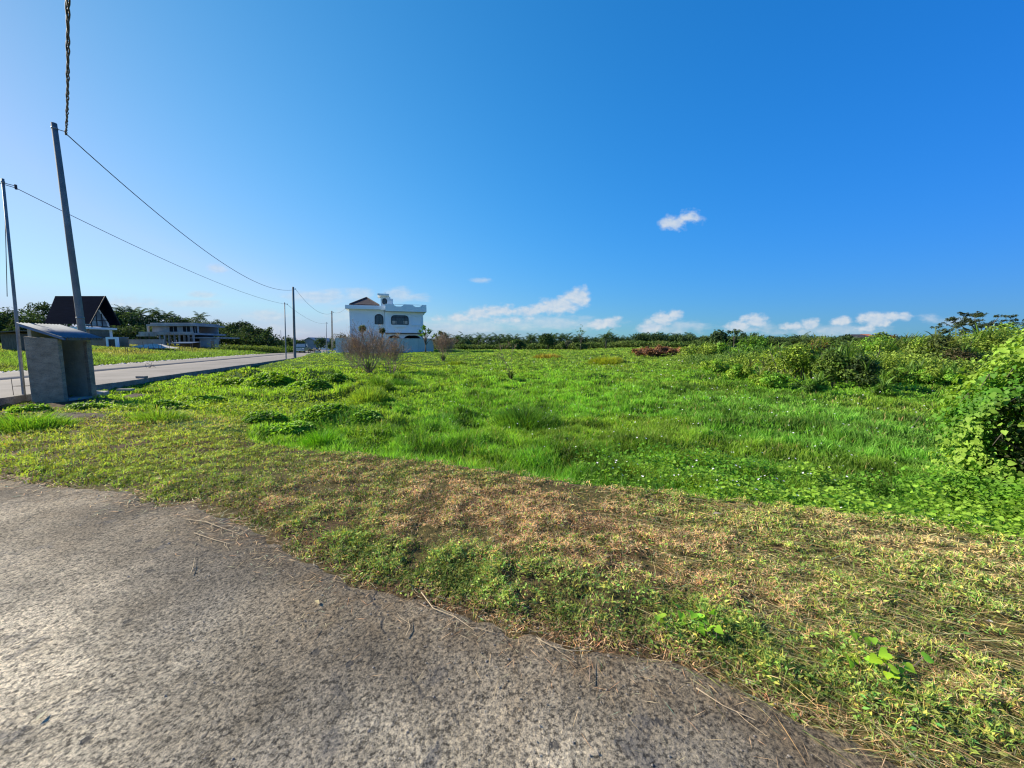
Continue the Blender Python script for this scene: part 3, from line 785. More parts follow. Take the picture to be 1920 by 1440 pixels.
def make_far_grass():
    # rough grass beyond the road
    n = 330000; x, y, d = polar(n, 22, 125, -57, -22); dr = d_road(x, y); k = (dr < -10.1) & (dr > -75); x, y, d, dr = x[k], y[k], d[k], dr[k]; n = len(x)
    tall = fbm(x * .3, y * .3, 101); h = (.25 + .5 * tall) * rng.uniform(.5, 1.3, n) * (.35 + .65 * sm(-dr, 10.2, 12.5))
    g = sm(fbm(x * .15, y * .15, 102) + .2 * sm(dr, -16, -10), .35, .65)
    col = mixcol((.21, .21, .07), (.14, .23, .045), g) * rng.normal(1, .28, (n, 1)).clip(.35, 2) * (.6 + .8 * fbm(x * .9, y * .9, 103))[:, None]
    P = np.stack([x, y, ground_z(x, y) - .02], -1)
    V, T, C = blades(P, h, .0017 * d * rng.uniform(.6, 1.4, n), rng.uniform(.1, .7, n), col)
    tag(np_mesh('roadside_grass', V, T, M['grass'], C=C), 'tall yellow-green rough grass on the far side of the concrete road', 'grass', kind='stuff')
    # pale rubble along the far edge of the road
    n = 900; s = rng.uniform(-4, 60, n); dd = -10.15 + rng.normal(0, .28, n); V = []; T = []
    for i in range(n):
        c = rp(s[i], dd[i], 0); r = random.uniform(.04, .14); o = len(V); z0 = .02
        for q in range(5): a = q * 1.2566 + random.uniform(-.4, .4); V.append((c[0] + r * math.cos(a) * 1.4, c[1] + r * math.sin(a), z0))
        V.append((c[0] + random.uniform(-.3, .3) * r, c[1], z0 + r * random.uniform(.5, 1.1)))
        T += [(o + q, o + (q + 1) % 5, o + 5) for q in range(5)]
    tag(np_mesh('roadside_rubble', np.array(V), np.array(T), M['stone']), 'pale stone rubble lining the far edge of the concrete road', 'rubble', kind='stuff')


make_far_grass()
#@@OBJECTS
# ------------------------------------------------------------------ plant builders
def gz(x, y): return float(ground_z(np.array([x]), np.array([y]))[0])


def Gt(px, py):
    """point of the terrain seen at a pixel"""
    z = 0.0
    for _ in range(14):
        p = G(px, py, z); z = .5 * z + .5 * gz(p.x, p.y)
    return Vector((p.x, p.y, gz(p.x, p.y)))


def crown(c, rad, n, leaf, base, K=9, shell=.75, col2=None, asp=.5, s=.25, droop=.1, flat=0.0, csz=(.32, .55), heart=False):
    """a crown as clumps of leaves spread through an ellipsoid, leaves standing mostly on the clumps' outsides"""
    c = np.array(c, float); rad = np.array(rad, float)
    u = unit(rng.normal(size=(K, 3))); u[:, 2] = u[:, 2] * .8 + .1; rr_ = rng.uniform(.35, .78, (K, 1)); cc = c + u * rr_ * rad
    cr = rng.uniform(csz[0], csz[1], K)[:, None] * rad.min() * (1.25 - .5 * rr_)
    bright = rng.normal(1, .18, K).clip(.6, 1.5); pick = rng.random(K)
    k = rng.integers(0, K, n); d = unit(rng.normal(size=(n, 3)))
    r = rng.random((n, 1)) ** (1 - shell); P = cc[k] + d * r * cr[k] * np.array([1.15, 1.15, .9])
    Nn = unit(d + rng.normal(0, .55, (n, 3)) + np.array([0, 0, .5 + flat])); D = unit(np.cross(Nn, rng.normal(size=(n, 3)))); D[:, 2] -= droop
    b = np.array(base)[None] if col2 is None else mixcol(base, col2, (pick[k] > .55) * 1.0)
    col = (b * bright[k][:, None] * rng.normal(1, s, (n, 1)).clip(.4, 1.9)).clip(.003, .9)
    Ln = leaf * rng.uniform(.6, 1.4, n)
    if heart: return hearts(P, D, Nn, Ln, col), cc
    return leaves(P, D, Nn, Ln, Ln * asp, col), cc


def limbs(base, targets, r0, r1, wob=.15, n=6, split=.35):
    b = MB(); base = Vector(base); targets = [Vector(t) for t in targets]
    if not targets: return b
    mid = sum(targets, Vector()) / len(targets); fork = base.lerp(mid, split); b.tube([base - Vector((0, 0, .15)), base.lerp(fork, .5), fork], [r0, r0 * .85, r0 * .7], n)
    for t in targets:
        m = fork.lerp(t, .55) + Vector((random.uniform(-1, 1), random.uniform(-1, 1), random.uniform(-.2, 1))) * wob * (t - fork).length
        b.tube([fork, m, t], [r0 * .5, r0 * .3, r1], max(4, n - 2), cap=False)
    return b


def tree(name, label, cat, group, x, y, top, w, leaf, base, n, col2=None, trunk=.12, low=.15, K=16, mat='tree', dep=None, flat=0, csz=(.32, .55)):
    z0 = gz(x, y); h = top - z0; e = empty(name, (x, y, z0)); tag(e, label, cat, group)
    rz = h * (1 - low) / 2; c = (0, 0, h - rz); (cr, cc) = crown(c, (w / 2, (dep or w) / 2, rz * 1.02), n, leaf, base, K=K, col2=col2, flat=flat, csz=csz)
    cr = (cr[0] * np.array([1.1, 1.1, 1.16]) - np.array([0, 0, c[2] * .16 - .04 * h]), cr[1], cr[2])
    np_mesh('crown', *cr[:2], M[mat], e, C=cr[2])
    limbs((0, 0, 0), [tuple(q) for q in cc[:6]], max(.05, trunk * h / 4), .02, .12).build('trunk', M['bark'], e, smooth=True)
    return e


def straps(n, L_, w, base, spread=1.0, droop=.8, seg=5, s=.25, upr=(.9, 1.5)):
    """long arching strap leaves from one root, as in palms seen small, heliconias and bananas"""
    V = []; T = []; C = []
    for i in range(n):
        a = random.uniform(0, 6.283); el = random.uniform(*upr); ln = L_ * random.uniform(.6, 1.15); k = max(.3, random.gauss(1, s)); c = np.array(base) * k
        p = Vector((0, 0, 0)); o = len(V); ww = w * random.uniform(.7, 1.2); tw = random.uniform(-.5, .5)
        for j in range(seg + 1):
            t = j / seg; e = el - droop * t * t * 1.8; d = Vector((math.cos(a) * math.cos(e), math.sin(a) * math.cos(e), math.sin(e)))
            sd = Vector((-math.sin(a), math.cos(a), tw)).normalized(); wd = ww * math.sin(math.pi * min(.96, .12 + .84 * t)) ** .7 / 2
            V += [tuple(p - sd * wd), tuple(p + sd * wd)]; C += [c * .85, c * 1.1]; p = p + d * ln / seg * spread
        for j in range(seg): q = o + 2 * j; T += [(q, q + 1, q + 3), (q, q + 3, q + 2)]
    return np.array(V), np.array(T), np.array(C)


def fronds(nf, fl, col, seg=6, nl=11, s=.2, lw=.07, lfl=.5):
    """feather fronds: a drooping rachis with leaflets hanging at both sides"""
    V = []; T = []; C = []
    for i in range(nf):
        a = i * 2.399 + random.uniform(-.2, .2); el = random.uniform(-.35, 1.35); ln = fl * random.uniform(.8, 1.1); c = np.array(col) * max(.4, random.gauss(1, s))
        pts = []; p = Vector((0, 0, 0))
        for j in range(nl + 1):
            t = j / nl; e = el - 1.5 * t * t; d = Vector((math.cos(a) * math.cos(e), math.sin(a) * math.cos(e), math.sin(e))); pts.append((p.copy(), d)); p = p + d * ln / nl
        sd = Vector((-math.sin(a), math.cos(a), 0))
        for j in range(1, nl + 1):
            p, d = pts[j]; t = j / nl; ll = ln * lfl * math.sin(math.pi * (.15 + .8 * t)) ** .8 * .55
            for sg in (-1, 1):
                q = p + (sd * sg * .75 + d * .5 + Vector((0, 0, -.55 + .3 * random.random()))).normalized() * ll; wv = d * lw * fl * .5; o = len(V)
                V += [tuple(p - wv), tuple(p + wv), tuple(q)]; T.append((o, o + 1, o + 2)); C += [c, c, c * 1.2]
    return np.array(V), np.array(T), np.array(C)


def palm(name, label, group, x, y, top, fl, col=(.06, .10, .03), nf=20, proto=None, trunk=.13, kind='palm tree', yaw=None, lfl=.5):
    z0 = gz(x, y); h = top - z0 - fl * .45
    if proto:
        e = copy_tree(proto); e.location = (x, y, z0); e.rotation_euler.z = random.uniform(0, 6); s = (top - z0) / proto['_h']; e.scale = (s, s, s)
        del e['_h']
    else:
        e = empty(name, (x, y, z0))
        f = fronds(nf, fl, col, lfl=lfl); np_mesh('crown', f[0] + np.array([0, 0, h]), f[1], M['tree'], e, C=f[2])
        MB().tube([(0, 0, -.2), (.1, 0, h * .5), (0, 0, h)], [trunk * 1.3, trunk, trunk * .8], 6).build('trunk', M['bark'], e, smooth=True)
    for k in ('label', 'category', 'group'):
        if k in e: del e[k]
    tag(e, label, kind, group); return e


# ------------------------------------------------------------------ booth beside the road
def make_booth():
    c0 = Vector((-13.82, 11.78, -.16)); e = empty('concrete_booth', c0); tag(e, 'grey rendered concrete booth with an open side under a sloping tin roof', 'booth')
    W, D, HT, t = 1.02, .92, 1.90, .11
    random.seed(5)
    b = MB(); b.hexa([(-W, 0, -.25), (0, 0, -.25), (0, t, -.25), (-W, t, -.25), (-W, 0, HT + .12), (0, 0, HT + .05), (0, t, HT + .05), (-W, t, HT + .12)])                                          # side that faces the path
    b.build('side_wall', M['booth'], e, bevel=.012)
    b = MB(); b.hexa([(-W, t, -.2), (-W + t, t, -.2), (-W + t, D - t, -.2), (-W, D - t, -.2), (-W, t, HT + .36), (-W + t, t, HT + .32), (-W + t, D - t, HT + .32), (-W, D - t, HT + .36)])
    b.build('rear_wall', M['booth_in'], e)
    b = MB(); b.hexa([(-W, D - t, -.2), (-.0, D - t, -.2), (-.0, D, -.2), (-W, D, -.2), (-W, D - t, HT + .42), (-.0, D - t, HT + .10), (-.0, D, HT + .10), (-W, D, HT + .42)]); b.build('end_wall', M['booth_in'], e, bevel=.01)
    MB().box(-.10, 0.012, D - t - .03, D + .012, -.2, HT - .05).build('corner_post', M['booth'], e, bevel=.008)
    MB().box(-W + t, .02, t, D - t - .03, .02, .09).build('floor_slab', M['slab'], e, bevel=.006)
    # roof: corrugated sheets falling towards the open side
    x0, x1, y0, y1, zh, zl = -W - .05, .30, -.09, D + .16, 2.43, 1.99; n = 90; V = []; T = []
    for j in range(n + 1):
        y = y0 + (y1 - y0) * j / n; dz = .014 * math.sin(j / n * 2 * math.pi * 13)
        V += [(x0, y, zh + dz), (x1, y, zl + dz), (x0, y, zh + dz - .006), (x1, y, zl + dz - .006)]
    for j in range(n):
        a = 4 * j; T += [(a, a + 1, a + 5, a + 4), (a + 2, a + 6, a + 7, a + 3), (a, a + 4, a + 6, a + 2), (a + 1, a + 3, a + 7, a + 5)]
    r = np_mesh('roof', np.array(V, float), np.array(T), M['tin'], e, smooth=True)
    def zr(x): return zh + (zl - zh) * (x - x0) / (x1 - x0)
    for y in (y0 + .03, y1 - .08):
        MB().hexa([(x0 + .03, y, zr(x0 + .03) - .10), (x1 - .03, y, zr(x1 - .03) - .09), (x1 - .03, y + .05, zr(x1 - .03) - .09), (x0 + .03, y + .05, zr(x0 + .03) - .10),
                   (x0 + .03, y, zr(x0 + .03) - .021), (x1 - .03, y, zr(x1 - .03) - .021), (x1 - .03, y + .05, zr(x1 - .03) - .021), (x0 + .03, y + .05, zr(x0 + .03) - .021)]).build('fascia', M['bluetin'] if y < 0 else M['wood'], r)
    for x in (-W - .04, -.5, .25):
        MB().box(x, x + .05, y0 + .1, y1 - .1, zr(x + .05) - .08, zr(x + .05) - .022).build('purlin', M['wood'], r)
    # slab leaning from the road edge
    s = MB(); a = G(125, 753, -.29); b_ = G(192, 733, -.05)
    s.hexa([(a.x - .1, a.y - .15, -.36), (a.x + .45, a.y - .1, -.36), (b_.x + .35, b_.y - .1, -.16), (b_.x - .1, b_.y - .1, -.16),
            (a.x - .1, a.y - .15, -.27), (a.x + .45, a.y - .1, -.28), (b_.x + .35, b_.y - .1, -.03), (b_.x - .1, b_.y - .1, -.02)])
    tag(s.build('concrete_slab', M['slab'], bevel=.01), 'broken grey concrete slab leaning below the booth opening like a ramp', 'slab')


make_booth()


# ------------------------------------------------------------------ poles, cables
def pole(base, top, r0, r1, label, band=True, name='utility_pole', mat='pole', grp='concrete utility poles along the road', cat='utility pole'):
    base = Vector(base); top = Vector(top); e = empty(name, base); tag(e, label, cat, grp); t = top - base
    MB().tube([(0, 0, -.5), (0, 0, 0), t * .5, t], [r0, r0, (r0 + r1) / 2, r1], 14).build('shaft', M[mat], e, smooth=True)
    if band:
        for k, f in enumerate((.982, .30) if r0 > .1 else (.985,)):
            q = t * f; rr_ = r0 + (r1 - r0) * f + .008; MB().tube([q - t.normalized() * .03, q + t.normalized() * .03], rr_, 14).build('clamp', M['steel'], e, smooth=True)
        q = t * .982; d = Vector((.952, .305, 0)) * .28
        MB().tube([q, q + d + Vector((0, 0, -.06))], .012, 6).build('bracket', M['steel'], e)
        MB().tube([q + d + Vector((0, 0, -.16)), q + d + Vector((0, 0, -.02))], .03, 8).build('insulator', M['cable'], e)
    return e


P1b = Vector((-15.0, 13.6, -.2)); P1t = A(101, 231, 13.6)
P2b = G(553, 671, 0); P2t = A(549.5, 538, P2b.y)
P3b = G(623.5, 664, 0); P3t = A(622, 583, P3b.y)
T1b = G(45, 741, 0); T1t = A(5, 335, T1b.y)
T2b = G(536.5, 673, 0); T2t = A(533.5, 567, T2b.y)
T3b = G(612.5, 662, 0); T3t = A(611.5, 604, T3b.y)
pole(P1b, P1t, .112, .074, 'tall grey concrete utility pole standing right behind the roadside booth')
pole(P2b, P2t, .165, .115, 'grey concrete utility pole at the kerb halfway between the booth and the white house')
pole(P3b, P3t, .150, .110, 'dark concrete utility pole beside the near corner of the white boundary wall')
tg = 'slim steel poles along the road'
pole(T1b, T1t, .044, .034, 'slim galvanised steel pole at the kerb edge beside the booth', True, 'steel_pole', 'steel', tg, 'steel pole')
pole(T2b, T2t, .065, .050, 'slim steel pole next to the middle concrete pole', True, 'steel_pole', 'steel', tg, 'steel pole')
pole(T3b, T3t, .075, .060, 'slim steel pole by the motorbikes near the end of the road', True, 'steel_pole', 'steel', tg, 'steel pole')


def cable(a, b, sag, r, label, name='overhead_cable', n=40, mat='cable', twist=0, bias=0):
    a = Vector(a); b = Vector(b); pts = []
    for i in range(n + 1):
        t = i / n; p = a.lerp(b, t); p.z -= sag * 4 * t * (1 - t) * (1 + bias * (t - .5)); pts.append(p)
    m = MB()
    if not twist: m.tube(pts, r, 6)
    else:
        d = (b - a).normalized(); s = d.cross(Vector((0, 0, 1))).normalized(); u = s.cross(d)
        for k in range(3):
            q = [p + (s * math.cos(i * twist + k * 2.09) + u * math.sin(i * twist + k * 2.09)) * r * (1.0 + .35 * math.sin(i * .61)) for i, p in enumerate(pts)]
            m.tube(q, r * .78, 6)
    tag(m.build(name, M[mat], smooth=True), label, 'cable', 'overhead cables')


def att(t, base, f=.982): d = t - base; return base + d * f + Vector((.952, .305, 0)) * .28 + Vector((0, 0, -.12))


a1 = att(P1t, P1b); a2 = att(P2t, P2b); a3 = att(P3t, P3b); b1 = att(T1t, T1b); b2 = att(T2t, T2b); b3 = att(T3t, T3b)
cable(a1, a2, 1.7, .016, 'long black cable sagging from the pole behind the booth to the next concrete pole')
cable(a1, Vector((3.9, -2.9, 9.0)), 1.35, .017, 'thick twisted bundle of black cable rising overhead from the pole behind the booth', 'twisted_cable', 170, twist=.62)
cable(a2, a3, 1.3, .016, 'black cable sagging from the middle concrete pole to the pole at the boundary wall')
cable(b1, b2, .55, .010, 'thin cable strung from the slim steel pole by the booth to the next steel pole')
cable(b2, b3, .75, .012, 'thin pale cable sagging between the two slim steel poles farther up the road')
cable(a3, A(652, 573, 68), .5, .014, 'black service cable running from the last concrete pole to the roof of the white house')
cable(b1, Vector((-20.5, 7.5, 9.0)), .3, .010, 'thin cable leaving the slim steel pole by the booth towards the road')
cable(b1 + Vector((-.26, -.08, -.1)), T1b + Vector((-.04, -.07, 3.1)), -.0, .009, 'loose black cable hanging down the slim steel pole by the booth', 'dangling_cable')
# reinforcing bars round the foot of the steel pole
e = empty('rebar_cage', T1b); tag(e, 'rusty reinforcing bars sticking up round the foot of the slim steel pole', 'rebar')
for dx, dy in ((-.2, -.1), (.2, -.12), (.22, .14), (-.18, .15)):
    MB().tube([(dx, dy, -.1), (dx * 1.05, dy, .5 + random.uniform(-.1, .15))], .008, 5).build('bar', M['wood'], e)
MB().tube([(-.2, -.1, .3), (.2, -.12, .3), (.22, .14, .3), (-.18, .15, .3), (-.2, -.1, .3)], .006, 5).build('tie_ring', M['wood'], e)

# ------------------------------------------------------------------ white house
def rrect(x0, x1, z0, z1, r, y, rb=None, n=5):
    rb = r if rb is None else rb; pts = []
    for cx_, cz, rr_, a0 in ((x1 - rb, z0 + rb, rb, -90), (x1 - r, z1 - r, r, 0), (x0 + r, z1 - r, r, 90), (x0 + rb, z0 + rb, rb, 180)):
        for k in range(n + 1):
            a = math.radians(a0 + 90 * k / n); pts.append((cx_ + rr_ * math.cos(a), y, cz + rr_ * math.sin(a)))
    return pts


def ring(b, o, i, y0, y1):
    n = len(o); vs = [(p[0], y0, p[2]) for p in o] + [(p[0], y0, p[2]) for p in i] + [(p[0], y1, p[2]) for p in o] + [(p[0], y1, p[2]) for p in i]; f = []
    for k in range(n):
        q = (k + 1) % n; f += [(k, q, n + q, n + k), (n + k, n + q, 3 * n + q, 3 * n + k), (k, 2 * n + k, 2 * n + q, q)]
    b.add(vs, f)


def house_window(par, X, Z, y, px0, px1, py0, py1, r, mull=(), rail=None, pane='glass', sill=True, rb=.12, cur=False):
    """rounded window: pane set behind a proud frame, bars across, a sill under it"""
    x0, x1 = X(px0), X(px1); z0, z1 = Z(py1), Z(py0)
    fr = MB(); ring(fr, rrect(x0, x1, z0, z1, r, y, rb), rrect(x0 + .12, x1 - .12, z0 + .1, z1 - .12, max(.05, r - .12), y, max(.04, rb - .08)), y - .09, y)
    w = fr.build('window', M['frame'], par)
    p = MB(); p.prism(rrect(x0 + .04, x1 - .04, z0 + .03, z1 - .03, max(.05, r - .03), y - .02, max(.03, rb - .03)), (0, .02, 0)); p.build('pane', M[pane], w)
    if cur:
        for a, b_ in ((x0 + .2, x0 + .85), (x1 - .85, x1 - .2)): MB().box(a, b_, y - .035, y - .022, z0 + .15, z1 - .95).build('curtain', M['curtain'], w)
    b = MB()
    for m in mull: b.box(X(m) - .035, X(m) + .035, y - .07, y - .035, z0 + .08, z1 - .1)
    if rail: b.box(x0 + .1, x1 - .1, y - .075, y - .036, Z(rail) - .04, Z(rail) + .04)
    if b.v: b.build('bars', M['frame'], w)
    if sill:
        b = MB(); xm = (x1 - x0) * .14; b.prism([(x0 + xm, y - .24, z0 - .02), (x1 - xm, y - .24, z0 - .02), (x1 - xm * 1.5, y - .2, z0 - .42), (x0 + xm * 1.5, y - .2, z0 - .42)], (0, .23, 0)); b.build('sill', M['white'], w)


RZ = math.atan2(.305, .952)                       # the villa and its wall stand square to the road


def along(px, py, P0, dl=0.0):
    """distance along the street-square line through P0 (pushed back by dl) at which a pixel column meets it"""
    u, dy, dz = wdir(px, py); q = u / dy; x0 = P0.x - math.sin(RZ) * dl; y0 = P0.y + math.cos(RZ) * dl
    return (q * y0 - x0) / (math.cos(RZ) - math.sin(RZ) * q)


def make_white_house():
    P0 = A(720, 600, 66.6); P0.z = 0.0; YL, YR = 0.0, -1.0
    X = lambda px: along(px, 600, P0, YR)
    Z = lambda py: A(740, py, 66.4).z
    XL = lambda px: along(px, 600, P0, YL)
    ZL = lambda py: A(690, py, 65.9).z
    e = empty('white_house', P0, RZ); tag(e, 'white two-storey villa with rounded windows, roof terrace and stair tower', 'house'); off = Vector((0, 0, 0))

    def fin(mb, name, mat, par=None, bevel=0):
        o = mb.build(name, M[mat], par or e, bevel=bevel)
        if par is None: o.location = off
        return o
    zb = 0.0
    fin(MB().box(XL(655.5), XL(721.5), YL, YL + 11, zb, ZL(579.5)), 'wall', 'white')
    # lower storey of the right block: piers between dark arched openings
    rw = MB(); rw.box(X(722.2), X(793.5), YR, YR + 9.0, Z(624), Z(585)); fin(rw, 'wall', 'white')
    lw = MB(); xs = [(722.5, 726), (750, 756.5), (789, 793)]
    for a, b_ in xs: lw.box(X(a), X(b_), YR + .5, YR + 1.0, zb, Z(625.6))
    lw.box(X(726), X(750), YR + .5, YR + 1.0, Z(628.6), Z(625.6)); lw.box(X(756.5), X(789), YR + .5, YR + 1.0, Z(628.6), Z(625.6))
    for a, b_ in ((726, 750), (756.5, 789)):
        for x_, s in ((X(a), 1), (X(b_), -1)): lw.prism([(x_, YR + .5, Z(628.6)), (x_ + s * .9, YR + .5, Z(628.6)), (x_ + s * .35, YR + .5, Z(630.3)), (x_, YR + .5, Z(634))], (0, .5, 0))
    fin(lw, 'arcade', 'white')
    fin(MB().box(X(723), X(792.5), YR + 4.0, YR + 4.2, zb, Z(624.4)), 'porch_back_shade', 'dark')  # back of the porch coloured near-black, its shade put into the colour
    fin(MB().box(X(721), X(795), YR - .10, YR + 1.2, Z(625.4), Z(624.05)), 'floor_band', 'frame')
    # cornice of the left block, parapet with scooped openings on the right
    fin(MB().box(XL(648.5), XL(725.5), YL - .75, YL + 11.4, ZL(580.5), ZL(573.5)), 'cornice', 'white', bevel=.03)
    pz0, pz1, pm = Z(584.5), Z(571.2), Z(575.5); b = MB(); y0, y1 = YR - .85, YR - .65
    b.box(X(723.5), X(799.2), y0, YR + 9.4, pz0, Z(582.5) + .35)
    b.box(X(723.5), X(799.2), y0, y1, Z(582.5) + .352, pm)
    segs = [(723.5, 738.5), (757.5, 774), (791, 799.2)]
    for a, c in segs: b.box(X(a), X(c), y0, y1, pm + .002, pz1)
    b.box(X(799.2) - .2, X(799.2), y1 + .002, YR + 9.2, Z(582.5) + .352, pz1); b.box(X(724), X(799), YR + 9.2, YR + 9.4, Z(582.5) + .352, pz1 - .02)
    for a, c in ((738.5, 757.5), (774, 791)):
        for x_, s in ((X(a), 1), (X(c), -1)): b.prism([(x_, y0, pm), (x_ + s * .45, y0, pm), (x_ + s * .12, y0, pm + .18), (x_, y0, pz1 - .02)], (0, .2, 0))
    fin(b, 'parapet', 'white')
    for qa, qb in ((738.5, 757.5), (774, 791)): fin(MB().tube([(X(qa), y0 + .1, pz1 - .04), (X(qb), y0 + .1, pz1 - .04)], .03, 6), 'parapet_rail', 'chrome')
    fin(MB().box(X(793.6), X(796.2), YR + .3, YR + 8.6, Z(588), Z(585)), 'bracket', 'white')
    # stair tower
    tx0, tx1 = X(714.8), X(731.5)
    t = MB(); t.box(tx0, tx1, YR + .3, YR + 3.6, Z(582), Z(555.6)); t.box(tx1 + .002, X(738), YR + .3, YR + 3.4, Z(582), Z(560.3)); t.box(tx1 + .002, X(733.2), YR + .32, YR + 3.3, Z(560.3), Z(557.4)); tw = fin(t, 'stair_tower', 'white')
    MB().box(X(709.2), X(731.0), YR - .25, YR + 4.0, Z(555.5), Z(551.8)).build('tower_slab', M['white'], tw, bevel=.03)
    MB().tube([(X(723.5), YR + 2, Z(552)), (X(723.5), YR + 2, Z(545.5))], .03, 5).build('lightning_rod', M['steel'], tw)
    house_window(tw, X, Z, YR + .298, 718.0, 726.8, 560, 571.2, .36, pane='glass', sill=False, rb=.3)
    # the windows stand on the house itself
    for args in ((702.6, 718.8, 588.5, 608, .62, (710.7,), None, 'glass', True, .15, False, XL, ZL, YL),
                 (733.2, 766.2, 591.2, 608.8, .6, (741, 758.5), 595.5, 'glass', True, .15, True, X, Z, YR)):
        a, b_, c, d, r, mu, ra, pn, si, rb, cu_, fx, fz, yy = args
        n0 = set(bpy.data.objects); house_window(e, fx, fz, yy, a, b_, c, d, r, mu, ra, pn, si, rb, cu_)
        for o in set(bpy.data.objects) - n0:
            if o.parent == e: o.location = off
    # blind niche: a proud moulding round a plain panel
    nb = MB(); ring(nb, rrect(X(769.6), X(789.6), Z(611.5), Z(591.2), .62, YR, .3), rrect(X(769.6) + .1, X(789.6) - .1, Z(611.5) + .1, Z(591.2) - .1, .52, YR, .22), YR - .07, YR)
    nb.box(X(771.5), X(788), YR - .12, YR - .002, Z(609.4), Z(608.2)); fin(nb, 'niche', 'white')
    # hipped roof behind the left cornice
    bx0, bx1, by0, by1 = XL(656.5), XL(711.5), YL + .6, YL + 7.0; zr, za = ZL(570.5), ZL(553.5); ax = XL(686.5)
    r = MB().add([(bx0, by0, zr), (bx1, by0, zr), (bx1, by1, zr), (bx0, by1, zr), (ax, (by0 + by1) / 2, za), (bx0, by0, zr - .12), (bx1, by0, zr - .12), (bx1, by1, zr - .12), (bx0, by1, zr - .12)],
                 [(0, 1, 4), (1, 2, 4), (2, 3, 4), (3, 0, 4), (5, 6, 1, 0), (6, 7, 2, 1), (7, 8, 3, 2), (8, 5, 0, 3), (8, 7, 6, 5)])
    ro = fin(r, 'hip_roof', 'brownroof')
    rg = MB()
    for q in ((bx0, by0), (bx1, by0)): rg.tube([(q[0], q[1], zr + .02), (ax, (by0 + by1) / 2, za + .05)], .11, 6)
    rg.tube([(bx0 - .1, by0 - .02, zr - .08), (bx1 + .1, by0 - .02, zr - .08)], .09, 6); rg.build('ridge_tiles', M['brownroof'], ro)
    fin(MB().box(XL(661), XL(708), YL + 1.0, YL + 6.6, ZL(573.4), zr - .121), 'roof_base', 'white')


make_white_house()


def make_boundary_wall():
    Y0 = 58.0; W0 = A(629, 640, Y0); W0.z = 0; xa = W0.x; xb = xa + along(813, 640, W0); zt = A(720, 634.2, 60).z
    e = empty('boundary_wall', W0, RZ); tag(e, 'pale weathered masonry wall enclosing the yard of the white villa', 'wall')
    n = 6
    for k in range(n):
        x0 = (xb - xa) * k / n; x1 = (xb - xa) * (k + 1) / n
        MB().box(x0 + .0, x1 - .02, 0, .15, -.2, zt - .06).build('panel', M['render'], e)
    MB().box(-.03, xb - xa + .03, -.03, .18, zt - .058, zt).build('coping', M['render'], e)
    MB().box(0, .15, .152, 20, -.2, zt - .06).build('side_wall', M['render'], e)
    MB().box(xb - xa - .15, xb - xa, .152, 14, -.2, zt - .06).build('side_wall', M['render'], e)
    # heap of broken stone at the road corner
    m = MB(); random.seed(9); m.box(xa - 2.6, xa + .5, Y0 - 1.9, Y0 + .1, -.3, gz(xa - 1, Y0 - 1) + .05)
    for k in range(26):
        p = Vector((xa - 1.2 + random.uniform(-1.2, 1.6), Y0 + random.uniform(-1.8, .0), random.uniform(-.1, .35))); s = random.uniform(.12, .3)
        m.obox(p, (math.cos(k), math.sin(k), 0), (-math.sin(k), math.cos(k), 0), s, s * .7, gz(p.x, p.y) - .3, gz(p.x, p.y) + random.uniform(.1, .4))
    tag(m.build('stone_heap', M['stone']), 'small heap of pale broken stone at the corner of the boundary wall', 'stone heap')


make_boundary_wall()


